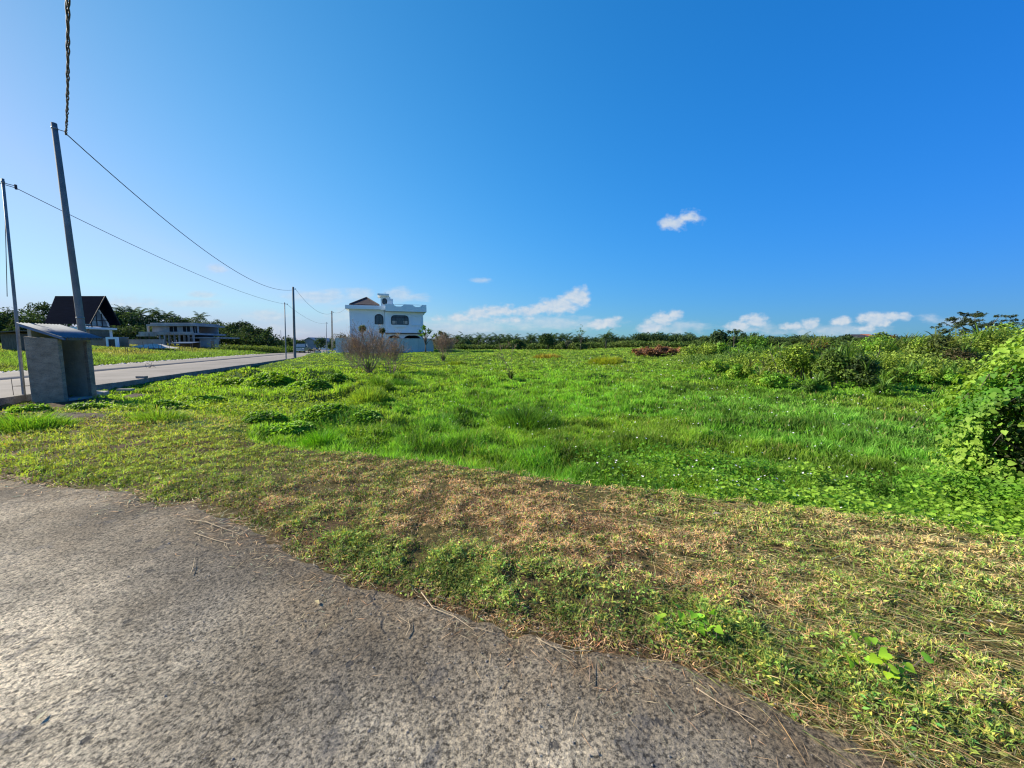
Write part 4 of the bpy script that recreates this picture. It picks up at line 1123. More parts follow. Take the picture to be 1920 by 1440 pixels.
# ------------------------------------------------------------------ A-frame house on the left
def make_aframe():
    y0, y1 = 57.0, 61.4; ym = (y0 + y1) / 2; k = lambda px, y: (px - 960) / F * y * 1.0
    f = 1 / (math.cos(PITCH) + 0.13 * math.sin(PITCH))
    xg = A(163, 610, y0).x; xr = A(197, 555, ym).x; xl = A(103, 552, ym).x; xle = A(83, 606, y0).x
    zr = A(197, 555, ym).z; ze = A(156, 607, y0).z
    e = empty('aframe_house', (xg, ym, 1.0)); tag(e, 'villa with a steep black roof and tall glazed gable behind the roadside booth', 'house'); off = -e.location

    def fin(mb, name, mat, par=None):
        o = mb.build(name, M[mat], par or e)
        if par is None: o.location = off
        return o
    t = .14
    R1 = MB(); R1.add([(xle, y0, ze), (xg + .5, y0, ze), (xr, ym, zr), (xl, ym, zr), (xle, y1, ze), (xg + .5, y1, ze),
                       (xle, y0 + t, ze - .02), (xg + .5, y0 + t, ze - .02), (xr, ym, zr - t * 2), (xl, ym, zr - t * 2), (xle, y1 - t, ze - .02), (xg + .5, y1 - t, ze - .02)],
                      [(0, 1, 2, 3), (3, 2, 5, 4), (6, 9, 8, 7), (9, 10, 11, 8), (0, 6, 7, 1), (4, 5, 11, 10), (1, 7, 8, 2), (2, 8, 11, 5), (0, 3, 9, 6), (3, 4, 10, 9)])
    rf = fin(R1, 'roof', 'blackroof')
    for s in (y0, y1): MB().tube([(xg + .52, s, ze), (xr + .02, ym, zr)], .07, 5).build('bargeboard', M['frame'], rf)
    # glazed gable
    xi = xg - .9; w = (y1 - y0) / 2 - .35; hz = zr - ze - .9
    gb = MB(); gb.prism([(xi, ym - w, ze - .3), (xi, ym + w, ze - .3), (xi, ym + w * .98, ze + .25), (xi, ym, ze + hz), (xi, ym - w * .98, ze + .25)], (-.1, 0, 0)); g = fin(gb, 'gable_wall', 'white')
    MB().prism([(xi + .03, ym - w * .82, ze - .25), (xi + .03, ym + w * .82, ze - .25), (xi + .03, ym + w * .78, ze + .3), (xi + .03, ym, ze + hz * .86), (xi + .03, ym - w * .78, ze + .3)], (-.028, 0, 0)).build('pane', M['skyglass'], g)
    bb = MB()
    for q in (-.42, 0, .42): bb.box(xi + .032, xi + .09, ym + w * q - .05, ym + w * q + .05, ze - .2, ze + hz * .86 * (1 - abs(q)) * .98)
    bb.box(xi + .034, xi + .10, ym - w * .8, ym + w * .8, ze + .6, ze + .7); bb.box(xi + .034, xi + .12, ym - w * .85, ym + w * .85, ze - .34, ze - .2)
    bb.build('glazing_bars', M['frame'], g)
    fin(MB().box(xle + .8, xi + .3, y0 + .3, y1 - .3, .6, ze - .42), 'wall', 'white')
    fin(MB().box(xi + .3, xi + .9, y0 + .1, y1 - .1, ze - .75, ze - .45), 'balcony_slab', 'white')
    fin(MB().box(xi + .302, xi + .36, y0 + .7, y1 - .8, 1.2, ze - .8), 'lower_window', 'glass')
    fin(MB().box(xi + .302, xi + .42, y0 + .35, y0 + .68, 1.0, ze - .78), 'brick_pier', 'brick')
    # gate and front walls
    e2 = empty('villa_gate', (A(209, 640, 56).x, 56, 1.0)); tag(e2, 'white gateway with a dark narrow door next to the black-roofed villa', 'gate')
    W = 1.25; MB().box(-W / 2 - .18, -W / 2 + .12, 0, .3, -.6, 1.75).build('pillar', M['white'], e2); MB().box(W / 2 - .12, W / 2 + .18, 0, .3, -.6, 1.75).build('pillar', M['white'], e2)
    MB().box(-W / 2 + .121, W / 2 - .121, 0, .3, 1.45, 1.75).build('lintel', M['white'], e2); MB().box(-W / 2 + .13, W / 2 - .13, .1, .14, -.6, 1.44).build('door', M['frame'], e2)
    for (pa, pb, yt, yy, mt, lb) in ((214, 240, 633.5, 58, 'brick', 'low unplastered brown wall between the gateway and the grey wall'), (168, 202, 636, 56.5, 'brick', 'low brown and white wall in front of the black-roofed villa'),
                                     (240, 306, 637.2, 66, 'concrete', 'long bare grey block wall in front of the unfinished house')):
        a = A(pa, 640, yy); b_ = A(pb, 640, yy); zt = A(pa, yt, yy).z; zg = min(gz(a.x, yy), gz(b_.x, yy)) - .4
        o = MB().box(0, b_.x - a.x, 0, .15, 0, zt - zg).build('yard_wall', M[mt], loc=(a.x, yy, zg)); tag(o, lb, 'wall')
        MB().box(-.03, b_.x - a.x + .03, -.03, .18, zt - zg + .002, zt - zg + .09).build('coping', M['concrete'], o)
    # dark low shed at the frame's edge
    a = A(2, 640, 38); e3 = empty('low_shed', (a.x, 38, 1)); tag(e3, 'dark low shed with a thin grey roof behind the slim steel pole', 'shed')
    MB().box(0, 2.0, 0, 2.0, -.6, 1.7).build('wall', M['wood'], e3)
    MB().hexa([(-.4, -.4, 1.75), (2.5, -.4, 1.95), (2.5, 2.3, 1.95), (-.4, 2.3, 1.75), (-.4, -.4, 1.85), (2.5, -.4, 2.05), (2.5, 2.3, 2.05), (-.4, 2.3, 1.85)]).build('roof', M['wood'], e3)


make_aframe()


# ------------------------------------------------------------------ unfinished house
def make_unfinished():
    Y = 74.0; X = lambda px: A(px, 625, Y).x; Z = lambda py: A(320, py, Y).z
    e = empty('unfinished_house', (X(320), Y, 1.0)); tag(e, 'unfinished two-storey house of bare grey concrete with dark open ground floor', 'house'); off = -e.location

    def fin(mb, name, mat): o = mb.build(name, M[mat], e); o.location = off; return o
    g = Z(652)
    fin(MB().box(X(281), X(372), Y - .6, Y + 7, Z(611.5), Z(608.3)).box(X(285), X(366), Y - .2, Y + 6.4, Z(608.3) + .002, Z(605.2)), 'roof_slab', 'concrete')
    for a, c in ((276, 279), (286, 318), (333, 343), (357, 362), (370, 371.5)): fin(MB().box(X(a), X(c), Y, Y + .25, Z(624.5), Z(611.5) - .002), 'upper_wall', 'concrete')
    fin(MB().box(X(286), X(371.5), Y + 5, Y + 5.2, Z(624.5), Z(611.5) - .002), 'back_wall', 'concrete')
    for a, c in ((318, 333), (343, 357), (362, 370)):
        w = fin(MB().box(X(a) + .02, X(c) - .02, Y + .1, Y + .14, Z(624.4), Z(612)), 'opening_shade', 'dark')  # dark sheet filling the opening, its colour standing for room shade
        MB().box(X((a + c) / 2) - .05, X((a + c) / 2) + .05, Y + .04, Y + .09, Z(624.2), Z(612.2)).build('post', M['concrete'], w)
    fin(MB().box(X(272), X(373), Y - 1.3, Y + 7, Z(628), Z(624.6)).box(X(272), X(373), Y - 1.3, Y - 1.15, Z(624.6) + .002, Z(622.5)).box(X(268), X(306), Y - 1.35, Y - 1.1, Z(631), Z(628) - .002), 'balcony', 'concrete')
    fin(MB().box(X(359), X(407), Y - .4, Y + 6, Z(634.6), Z(631.8)).box(X(373.2), X(407), Y, Y + .2, g, Z(634.6) - .002), 'annex', 'concrete')
    b = MB()
    for px in (309, 318, 326, 336, 345, 354, 362, 371): b.box(X(px) - .12, X(px) + .12, Y - 1.2, Y - .95, g, Z(628) - .003)
    fin(b, 'columns', 'concrete')
    fin(MB().box(X(308), X(372), Y + 3.5, Y + 3.7, g, Z(628) - .004), 'rear_wall', 'dark')  # wall coloured near-black so the open ground floor looks shaded
    b = MB(); random.seed(4)
    for k in range(24):
        x = X(random.uniform(272, 372)); b.tube([(x, Y - 1.7, g), (x + random.uniform(-.15, .15), Y - 1.6, Z(random.uniform(622, 634)))], .035, 4)
    fin(b, 'scaffold_props', 'wood')
    # workers' lean-to
    e2 = empty('lean_to', (X(378), Y - 4, 1)); tag(e2, 'builders lean-to with a faded blue tin roof beside the unfinished house', 'lean-to')
    s = .96; zt = A(370, 641.4, Y - 4).z - 1
    MB().hexa([(-1.9, -1.2, zt - .25), (2.1, -1.2, zt - .25), (2.1, 1.2, zt), (-1.9, 1.2, zt), (-1.9, -1.2, zt - .19), (2.1, -1.2, zt - .19), (2.1, 1.2, zt + .06), (-1.9, 1.2, zt + .06)]).build('roof', M['bluetin'], e2)
    for x in (-1.7, 0, 1.9): MB().tube([(x, -1, -.5), (x, -1, zt - .26)], .05, 5).build('post', M['wood'], e2)
    MB().box(-1.7, 1.9, 1.0, 1.1, -.5, zt - .1).build('wall', M['wood'], e2)
    o = MB().box(0, X(424) - X(407), 0, .2, 0, 1.3).build('block_wall', M['brick'], loc=(X(407.5), Y - 2, g)); tag(o, 'short unplastered block wall to the side of the blue-roofed lean-to', 'wall')
    for q in ((X(407.5), X(409)), (X(416), X(424.5))): MB().box(q[0] - X(407.5), q[1] - X(407.5), -.06, .26, 0, 1.55).build('pier', M['concrete'], o)
    # sand heap
    n = 24; V = [(0, 0, .55)]; T = []
    for r_, z_ in ((.8, .42), (1.6, .15), (2.4, -.1)):
        for k in range(n): a = k * 2 * math.pi / n; V.append((r_ * 1.5 * math.cos(a) * random.uniform(.9, 1.1), r_ * .8 * math.sin(a), z_ + random.uniform(-.05, .05)))
    for k in range(n): T.append((0, 1 + k, 1 + (k + 1) % n))
    for j in range(2):
        for k in range(n): a = 1 + j * n + k; b_ = 1 + j * n + (k + 1) % n; T += [(a, a + n, b_ + n), (a, b_ + n, b_)]
    p = A(286, 647, 58); tag(np_mesh('sand_heap', np.array(V), np.array(T), M['stone'], loc=(p.x, 58, p.z - .35), smooth=True), 'pale heap of building sand before the grey block wall', 'sand heap')
    # sheds far up the road
    p = A(580, 640, 140); e3 = empty('gabled_shed', (p.x, 140, .2)); tag(e3, 'blue-grey gabled shed far behind the parked truck', 'shed')
    w = 24 * 140 / F / 2; zt = A(580, 632.4, 140).z - .2; ze = A(580, 638, 140).z - .2
    MB().prism([(-w * .9, 0, -.5), (w * .9, 0, -.5), (w * .9, 0, ze), (0, 0, zt - .1), (-w * .9, 0, ze)], (0, 14, 0)).build('wall', M['shed'], e3)
    MB().add([(-w, -.4, ze - .1), (0, -.4, zt), (w, -.4, ze - .1), (-w, 15, ze - .1), (0, 15, zt), (w, 15, ze - .1), (-w, -.4, ze - .25), (0, -.4, zt - .15), (w, -.4, ze - .25)],
             [(0, 1, 4, 3), (1, 2, 5, 4), (6, 7, 1, 0), (7, 8, 2, 1)]).build('roof', M['shed'], e3)
    p = A(608, 641, 130); e4 = empty('low_house', (p.x, 130, .2)); tag(e4, 'tiny white-roofed building between the slim steel pole and the gabled shed', 'building')
    MB().box(-2, 2, 0, 4, -.5, 1.6).build('wall', M['white'], e4); MB().box(-2.3, 2.3, -.3, 4.3, 1.61, 1.85).build('roof', M['white'], e4)
    # radio mast
    p = A(527.5, 640, 300); o = MB().tube([(0, 0, -2), (0, 0, A(527, 619, 300).z)], [.25, .10], 5).build('radio_mast', M['steel'], loc=(p.x, 300, 0)); tag(o, 'hair-thin radio mast far behind the road, rising over low trees', 'mast')


make_unfinished()


# ------------------------------------------------------------------ vehicles at the road's end
def wheel(par, x, y, r, w, name='wheel', axis='x'):
    pts = []; m = MB()
    d = Vector((w / 2, 0, 0)) if axis == 'x' else Vector((0, w / 2, 0))
    o = m.tube([Vector((0, 0, 0)) - d, Vector((0, 0, 0)) - d * .7, Vector((0, 0, 0)) + d * .7, Vector((0, 0, 0)) + d], [r * .92, r, r, r * .92], 16).build(name, M['tyre'], par, smooth=False, loc=(x, y, r))
    MB().tube([Vector((0, 0, 0)) - d * 1.06, Vector((0, 0, 0)) + d * 1.06], r * .55, 12).build('rim', M['chrome'], o); return o


def make_truck():
    p = G(567, 661.2, .02); e = empty('pickup_truck', (p.x, p.y, .03), R(14)); tag(e, 'dark teal pickup truck facing the camera at the far end of the road', 'truck')
    w = 1.0
    b = MB(); b.hexa([(-w, -2.4, .45), (w, -2.4, .45), (w, -1.2, .45), (-w, -1.2, .45), (-w * .96, -2.35, .98), (w * .96, -2.35, .98), (w, -1.2, 1.12), (-w, -1.2, 1.12)])
    b.box(-w, w, -1.198, .6, .42, 1.14); b.hexa([(-w, -1.19, 1.142), (w, -1.19, 1.142), (w, .6, 1.142), (-w, .6, 1.142), (-w * .84, -.5, 1.85), (w * .84, -.5, 1.85), (w * .84, .5, 1.85), (-w * .84, .5, 1.85)])
    bo = b.build('body', M['teal'], e, bevel=.04)
    MB().hexa([(-w * .9, -1.17, 1.2), (w * .9, -1.17, 1.2), (w * .9, -1.13, 1.2), (-w * .9, -1.13, 1.2), (-w * .8, -.56, 1.78), (w * .8, -.56, 1.78), (w * .8, -.52, 1.78), (-w * .8, -.52, 1.78)]).build('windscreen', M['skyglass'], e, loc=(0, -.04, 0))
    for s in (-1, 1):
        MB().prism([(s * w * .985, -.9, 1.2), (s * w * .985, .45, 1.2), (s * w * .88, .4, 1.72), (s * w * .88, -.5, 1.72)], (s * .02, 0, 0)).build('side_window', M['glass'], e)
        MB().box(s * .78 - .16, s * .78 + .16, -2.47, -2.36, .72, .93).build('headlight', M['lamp'], e, bevel=.03)
        MB().box(s * 1.12 - .1, s * 1.12 + .1, -1.0, -.92, 1.15, 1.35).build('mirror', M['frame'], e)
        MB().box(s * w - .04, s * w + .04, .62, 2.6, .55, 1.05).build('bed_side', M['teal'], e)
    MB().box(-.96, .96, .62, 2.6, .5, .56).build('bed_floor', M['frame'], e); MB().box(-.96, .96, 2.56, 2.62, .56, 1.05).build('tailgate', M['teal'], e)
    b = MB(); b.box(-.55, .55, -2.44, -2.37, .68, .92); b.build('grille', M['chrome'], e)
    MB().box(-1.0, 1.0, -2.52, -2.41, .42, .62).build('bumper', M['chrome'], e)
    MB().box(-.26, .26, -2.545, -2.522, .46, .57).build('number_plate', M['white'], e)
    MB().box(-.8, .8, -.4, .5, 1.9, 1.94).box(-.8, -.74, -.4, .5, 1.85, 1.9).box(.74, .8, -.4, .5, 1.85, 1.9).build('roof_rack', M['steel'], e)
    for x in (-.86, .86):
        for y in (-1.75, 1.7): wheel(e, x, y, .38, .24)


def make_bike(px, py, rz, label, red=False):
    p = G(px, py, .02); e = empty('motorbike', (p.x, p.y, .03), rz); tag(e, label, 'motorbike', 'motorbikes parked near the end of the road')
    for y in (-.62, .62): wheel(e, 0, y, .29, .10)
    b = MB(); b.tube([(0, -.62, .3), (0, -.45, .75), (0, -.38, 1.0)], [.05, .05, .04], 6); b.build('fork', M['frame'], e)
    b = MB(); b.hexa([(-.16, -.25, .32), (.16, -.25, .32), (.13, .75, .42), (-.13, .75, .42), (-.14, -.3, .62), (.14, -.3, .62), (.15, .78, .70), (-.15, .78, .70)]); b.hexa([(-.2, -.5, .35), (.2, -.5, .35), (.18, -.28, .35), (-.18, -.28, .35), (-.17, -.52, .88), (.17, -.52, .88), (.12, -.34, .95), (-.12, -.34, .95)])
    b.build('body', M['redroof'] if red else M['frame'], e, bevel=.03)
    MB().hexa([(-.13, .0, .701), (.13, .0, .701), (.12, .75, .72), (-.12, .75, .72), (-.11, .02, .80), (.11, .02, .80), (.1, .73, .84), (-.1, .73, .84)]).build('seat', M['tyre'], e, bevel=.02)
    MB().tube([(-.34, -.3, 1.03), (0, -.40, 1.0), (.34, -.3, 1.03)], .022, 6).build('handlebar', M['steel'], e)
    MB().box(-.09, .09, -.57, -.50, .78, .92).build('headlight', M['lamp'], e, bevel=.02)


make_truck()
make_bike(585.5, 662, R(150), 'dark motorbike parked directly behind the pickup truck')
make_bike(590.5, 662.5, R(35), 'dark motorbike in the middle of the parked row')
make_bike(596, 663.2, R(60), 'dark motorbike with a pale lamp next to the low bench')
p = G(607, 663, .02); e = empty('bench', (p.x, p.y, .03), R(-12)); tag(e, 'low pale wooden bench standing by the slim steel pole', 'bench')
MB().box(-.9, .9, -.2, .2, .42, .48).build('seat', M['stone'], e)
for x in (-.78, .78):
    for y in (-.14, .14): MB().box(x - .03, x + .03, y - .03, y + .03, 0, .418).build('leg', M['wood'], e)

# thin stakes standing in the rough grass across the road
random.seed(12); st = None
SK = [(235, 664), (241, 666), (246, 665), (252, 667), (263, 666), (271, 664), (281, 667), (290, 663), (299, 665), (304, 661), (309, 665), (318, 662), (328, 666), (333, 660), (338, 664), (344, 665), (348, 661), (361, 660), (377, 659)]
for i, (px, py) in enumerate(SK):
    q = Gt(px, py); h = random.uniform(1.1, 1.7)
    if st is None: st = MB().tube([(0, 0, -.3), (.02, .01, h * .5), (-.02, 0, h)], [.035, .03, .022], 5).build('wooden_stake', M['wood']); o = st
    else: o = st.copy(); COL.objects.link(o)
    o.location = q; o.rotation_euler = (random.uniform(-.12, .12), random.uniform(-.12, .12), random.uniform(0, 6)); o.scale = (1, 1, random.uniform(.75, 1.2))
    tag(o, 'thin grey stake upright in the rough grass across the road', 'stake', 'stakes in the rough grass across the road')

# ------------------------------------------------------------------ trees on the left
LG = 'trees in the wood behind the left-hand houses'
DK, MD, LT = (.052, .085, .036), (.066, .110, .040), (.105, .155, .045)
for i, (px, yt, wp, Y, c1, c2, lb) in enumerate([
        (-30, 575, 60, 80, DK, MD, 'dark broad tree at the edge of the picture beyond the steel pole'), (22, 569, 52, 80, DK, MD, 'big dark rounded tree behind the slim steel pole by the booth'), (72, 568, 46, 86, DK, MD, 'big dark tree rising left of the black villa roof'),
        (50, 590, 60, 78, MD, DK, 'lower bushy tree below the two big dark trees'), (105, 600, 50, 84, DK, MD, 'dark tree half hidden behind the black villa roof'), (212, 583, 40, 92, DK, MD, 'dark tree touching the right edge of the black villa roof'),
        (243, 588, 56, 92, DK, MD, 'dense dark tree under the cluster of four palms'), (283, 592, 50, 96, DK, LT, 'dark tree between the palm clusters above the grey block wall'), (322, 591, 50, 98, DK, MD, 'dark tree directly behind the unfinished house roof'),
        (352, 596, 40, 100, MD, LT, 'mid-green tree right of the unfinished house roof'), (378, 600, 40, 98, DK, MD, 'dark tree at the foot of the lone tall palm'), (402, 599, 38, 96, MD, DK, 'round mid-green tree just right of the lone tall palm'),
        (424, 603, 38, 92, LT, MD, 'lighter green tree over the block wall piers'), (446, 602, 48, 90, MD, DK, 'wide green tree near the end of the wood'), (474, 606, 42, 88, DK, MD, 'dark dense tree second from the end of the wood'),
        (492, 615, 32, 86, DK, MD, 'low dark tree at the very end of the wood')]):
    b = A(px, yt, Y); tree('broad_tree', lb, 'tree', LG, b.x, Y, b.z, wp * Y / F * 1.15, .42, c1, 2600, c2, low=.04, K=26, dep=wp * Y / F * .8)
b = A(499, 607, 84); tree('airy_tree', 'thin airy tree with open leaf tufts at the end of the wood', 'tree', None, b.x, 84, b.z, 3.0, .32, LT, 420, MD, low=.25, K=9, csz=(.25, .38))
pp = None; random.seed(21)
PL = [(206, 586, 92, 'palm whose fronds touch the black villa roof'), (222, 578, 95, 'first palm of the cluster right of the villa roof'), (234, 576, 95, 'tallest palm of the cluster right of the villa roof'), (247, 577, 96, 'third palm of the cluster right of the villa roof'), (261, 581, 95, 'last palm of the cluster right of the villa roof'),
      (284, 584, 98, 'first palm of the trio above the grey block wall'), (296, 581, 100, 'tallest palm of the trio above the grey block wall'), (310, 585, 99, 'last palm of the trio above the grey block wall'), (331, 591, 100, 'palm rising over the unfinished house roof'), (343, 597, 100, 'short palm just right of the unfinished house roof'), (374, 587, 100, 'lone tall palm standing clear above the wood')]
for px, yt, Y, lb in PL:
    b = A(px, yt, Y)
    o = palm('coconut_palm', lb, 'palms behind the unfinished house', b.x, Y, b.z, 2.6, (.055, .095, .035), 22, pp)
    if pp is None: pp = o; pp['_h'] = b.z - gz(b.x, Y)
if '_h' in pp: del pp['_h']
# low trees between the wood and the house
for i, (px, yt, wp, Y, c1, c2, lb) in enumerate([(513, 633, 26, 120, DK, MD, 'low dark tree left of the slim pole pair'), (541, 632.5, 24, 122, MD, LT, 'low green tree behind the middle concrete pole'), (560, 634, 20, 110, MD, DK, 'low dark tree left of the gabled shed'),
                                               (600, 633, 22, 125, DK, MD, 'low dark tree right of the gabled shed'), (622, 636, 18, 105, LT, MD, 'small bright tree behind the last concrete pole'), (637, 633, 22, 90, MD, DK, 'dark bushy tree over the left end of the boundary wall')]):
    b = A(px, yt, Y); tree('low_tree', lb, 'tree', 'low trees along the horizon by the road', b.x, Y, b.z, wp * Y / F, .4, c1, 900, c2, low=.03, K=14)


def foliage_mass(name, label, pts, hmin, hmax, n, leaf, c1, c2, kindname='shrubbery', mat='tree', dep=3.0):
    """a continuous run of leafy growth along a line of ground points"""
    pts = [Vector(p) for p in pts]; m = len(pts) - 1; t = rng.random(n) * m; k = np.minimum(t.astype(int), m - 1); f = (t - k)[:, None]
    B = np.array([[p.x, p.y] for p in pts]); xy = B[k] * (1 - f) + B[k + 1] * f; xy += rng.normal(0, dep / 3, (n, 2))
    hh = hmin + (hmax - hmin) * fbm(xy[:, 0] * 5 / dep * .25, xy[:, 1] * .5 / dep, 131)
    z = ground_z(xy[:, 0], xy[:, 1]) + hh * rng.random(n) ** .6 * (1 - .35 * np.abs(rng.normal(0, .5, n)).clip(0, 1))
    P = np.stack([xy[:, 0], xy[:, 1], z], -1); Nn = unit(rng.normal(0, .6, (n, 3)) + np.array([0, -.3, .9])); D = unit(np.cross(Nn, rng.normal(size=(n, 3))))
    w = fbm(P[:, 0] * .35, P[:, 2] * .7 + P[:, 1] * .2, 133)
    col = mixcol(c1, c2, sm(w, .4, .6)) * rng.normal(1, .28, (n, 1)).clip(.4, 1.9); Ln = leaf * rng.uniform(.6, 1.4, n)
    V, T, C = leaves(P, D, Nn, Ln, Ln * .55, col)
    return tag(np_mesh(name, V, T, M[mat], C=C), label, kindname, kind='stuff')


foliage_mass('woodland_undergrowth', 'dark undergrowth filling the foot of the wood behind the left-hand houses', [A(-40, 647, 82) , A(120, 647, 84), A(260, 647, 88), A(400, 647, 88), A(500, 647, 84)], 2.0, 6.0, 26000, .45, DK, (.06, .10, .035), 'undergrowth', dep=6)
foliage_mass('verge_scrub', 'bright leafy scrub lining the road in front of the wood', [A(425, 650, 70), A(470, 650, 72), A(520, 650, 78), A(560, 650, 90)], .8, 2.2, 9000, .28, (.13, .20, .035), (.19, .25, .05), 'scrub', dep=3)
foliage_mass('horizon_trees', 'far low line of dark trees closing the road end', [A(500, 647, 150), A(560, 647, 155), A(650, 647, 150)], 1.6, 3.4, 7000, .6, DK, MD, 'treeline', dep=9)

# ------------------------------------------------------------------ the grove across the meadow
foliage_mass('palm_grove', 'long dark mass of young palms and brush closing the meadow', [A(800, 650, 112), A(950, 650, 116), A(1100, 650, 118), A(1200, 650, 112), A(1330, 650, 100), A(1500, 650, 95), A(1700, 650, 90), A(1950, 650, 80)], 1.6, 3.6, 70000, .42, (.040, .068, .028), (.070, .105, .036), 'grove', dep=9)
foliage_mass('banana_brush', 'mid-green leafy brush along the near foot of the palm grove', [A(815, 656, 92), A(900, 656, 95), A(1050, 656, 96), A(1200, 656, 90), A(1300, 656, 80)], .6, 2.1, 26000, .38, (.085, .135, .035), (.15, .20, .055), 'brush', dep=4)
random.seed(33); gp = []
GL = 'slender young palm in the grove across the meadow'
for i in range(66):
    px = 822 + i * 7.3 + random.uniform(-4, 4); Y = random.uniform(100, 116); yt = 629.5 + random.uniform(-2.0, 4.5) - (2 if 1180 < px < 1300 else 0); b = A(px, yt, Y)
    pr = gp[i % 4] if len(gp) >= 4 else None
    o = palm('young_palm', GL, 'young palms in the grove across the meadow', b.x, Y, b.z, random.uniform(1.9, 2.5), (.050, .085, .035), 17, pr, trunk=.09, lfl=.65)
    if pr is None: o['_h'] = b.z - gz(b.x, Y); gp.append(o)
for o in gp: del o['_h']
b = A(1136, 621.5, 84); palm('tall_palm', 'palm with a browned skirt standing taller than the grove', None, b.x, 84, b.z, 2.2, (.065, .10, .035), 22, trunk=.14)
b = A(1090, 611, 70); tree('sapling', 'spindly bare-stemmed sapling poking up above the grove', 'sapling', None, b.x, 70, b.z, 2.2, .22, (.13, .20, .05), 60, low=.55, K=8, trunk=.02, csz=(.2, .3))
for px, yt, wp, Y, c1, c2, lb in [(1027, 628.5, 34, 90, (.040, .075, .025), MD, 'round dark-green tree bulging above the middle of the grove'), (970, 641, 40, 86, LT, MD, 'pale green rounded bush left of the round dark tree'),
                                  (1062, 643, 26, 86, (.12, .13, .09), LT, 'greyish bush right of the round dark tree'), (1085, 646, 40, 80, LT, (.17, .20, .06), 'yellow-green bush in front of the grove'),
                                  (1205, 628, 34, 100, DK, MD, 'dark tree at the left of the row over the dry brush'), (1232, 625, 40, 98, DK, MD, 'tallest dark tree over the dry brown brush'), (1262, 627, 36, 100, DK, MD, 'dark tree right of the tallest one over the dry brush'),
                                  (1290, 630, 34, 96, MD, DK, 'low dark-green tree above the end of the dry brush'), (1320, 632, 40, 88, LT, DK, 'olive tree behind the vine-covered shrubs'), (1350, 623, 26, 60, DK, MD, 'spiky dark shrub-tree with a tall leader'),
                                  (1382, 628, 36, 84, DK, MD, 'dark tree under the flat-topped one'), (1412, 628, 40, 92, DK, MD, 'smooth dark hill-like tree left of the red roof'), (1450, 633, 36, 100, DK, MD, 'low dark tree right of the red roof'),
                                  (1585, 630, 30, 78, DK, MD, 'dark tree left of the white-walled hilltop house'), (1655, 627, 34, 80, (.045, .08, .03), DK, 'dark rounded tree right of the white-walled hilltop house')]:
    yt -= 3.5; b = A(px, yt, Y); tree('grove_tree', lb, 'tree', 'trees along the grove across the meadow', b.x, Y, b.z, wp * Y / F * 1.1, .38, c1, 1300, c2, low=.04, K=18)
b = A(1378, 618.5, 66); tree('flat_tree', 'small flat-topped tree beside the spiky shrub-tree', 'tree', None, b.x, 66, b.z, 2.6, .26, DK, 380, MD, low=.7, K=7, flat=1.2)
b = A(1417, 626, 120); tree('cypress', 'thin dark pointed conifer on the skyline', 'tree', None, b.x, 120, b.z, .8, .3, (.03, .05, .03), 260, low=.0, K=14)
# palms near the right houses
for i, (px, yt, Y, lb) in enumerate([(1486, 634, 70, 'first feathery palm left of the red-leaved shrubs'), (1503, 630, 68, 'tallest feathery palm left of the red-leaved shrubs'), (1519, 631, 69, 'third feathery palm left of the red-leaved shrubs'), (1556, 635, 62, 'feathery palm right of the red-leaved shrubs'), (1600, 634, 64, 'thin feathery palm beside the hilltop house')]):
    b = A(px, yt, Y); palm('feather_palm', lb, 'feathery palms over the shrubs', b.x, Y, b.z, 2.3, (.06, .095, .03), 20, trunk=.1)


def far_house(px, py, Y, w, h, roof, label, wall='white'):
    b = A(px, py, Y); e = empty('distant_house', (b.x, Y, b.z)); tag(e, label, 'house', 'distant houses beyond the grove')
    MB().box(-w / 2, w / 2, 0, 5, -6, 0).build('wall', M[wall], e)
    MB().add([(-w * .6, -.6, 0.01), (w * .6, -.6, 0.01), (w * .6, 5.6, 0.01), (-w * .6, 5.6, .01), (-w * .25, 2.5, h), (w * .25, 2.5, h)], [(0, 1, 5, 4), (1, 2, 5), (2, 3, 4, 5), (3, 0, 4), (3, 2, 1, 0)]).build('roof', M[roof], e)
    MB().box(-.5, .5, -.05, 0, -1.6, -.5).build('window', M['glass'], e)


far_house(1389, 638, 120, 7.5, 1.1, 'redroof', 'distant house with an orange-red roof poking over the trees')
far_house(1620, 634, 105, 5.5, 1.1, 'brownroof', 'distant white-walled house with a dark brown roof')
far_house(1636, 634, 108, 4.5, 1.2, 'redroof', 'distant house with a dull red roof beside the white-walled one')
far_house(1432, 643.5, 100, 6.0, .6, 'stone', 'low distant building with a pale roof in the brush', 'brick')

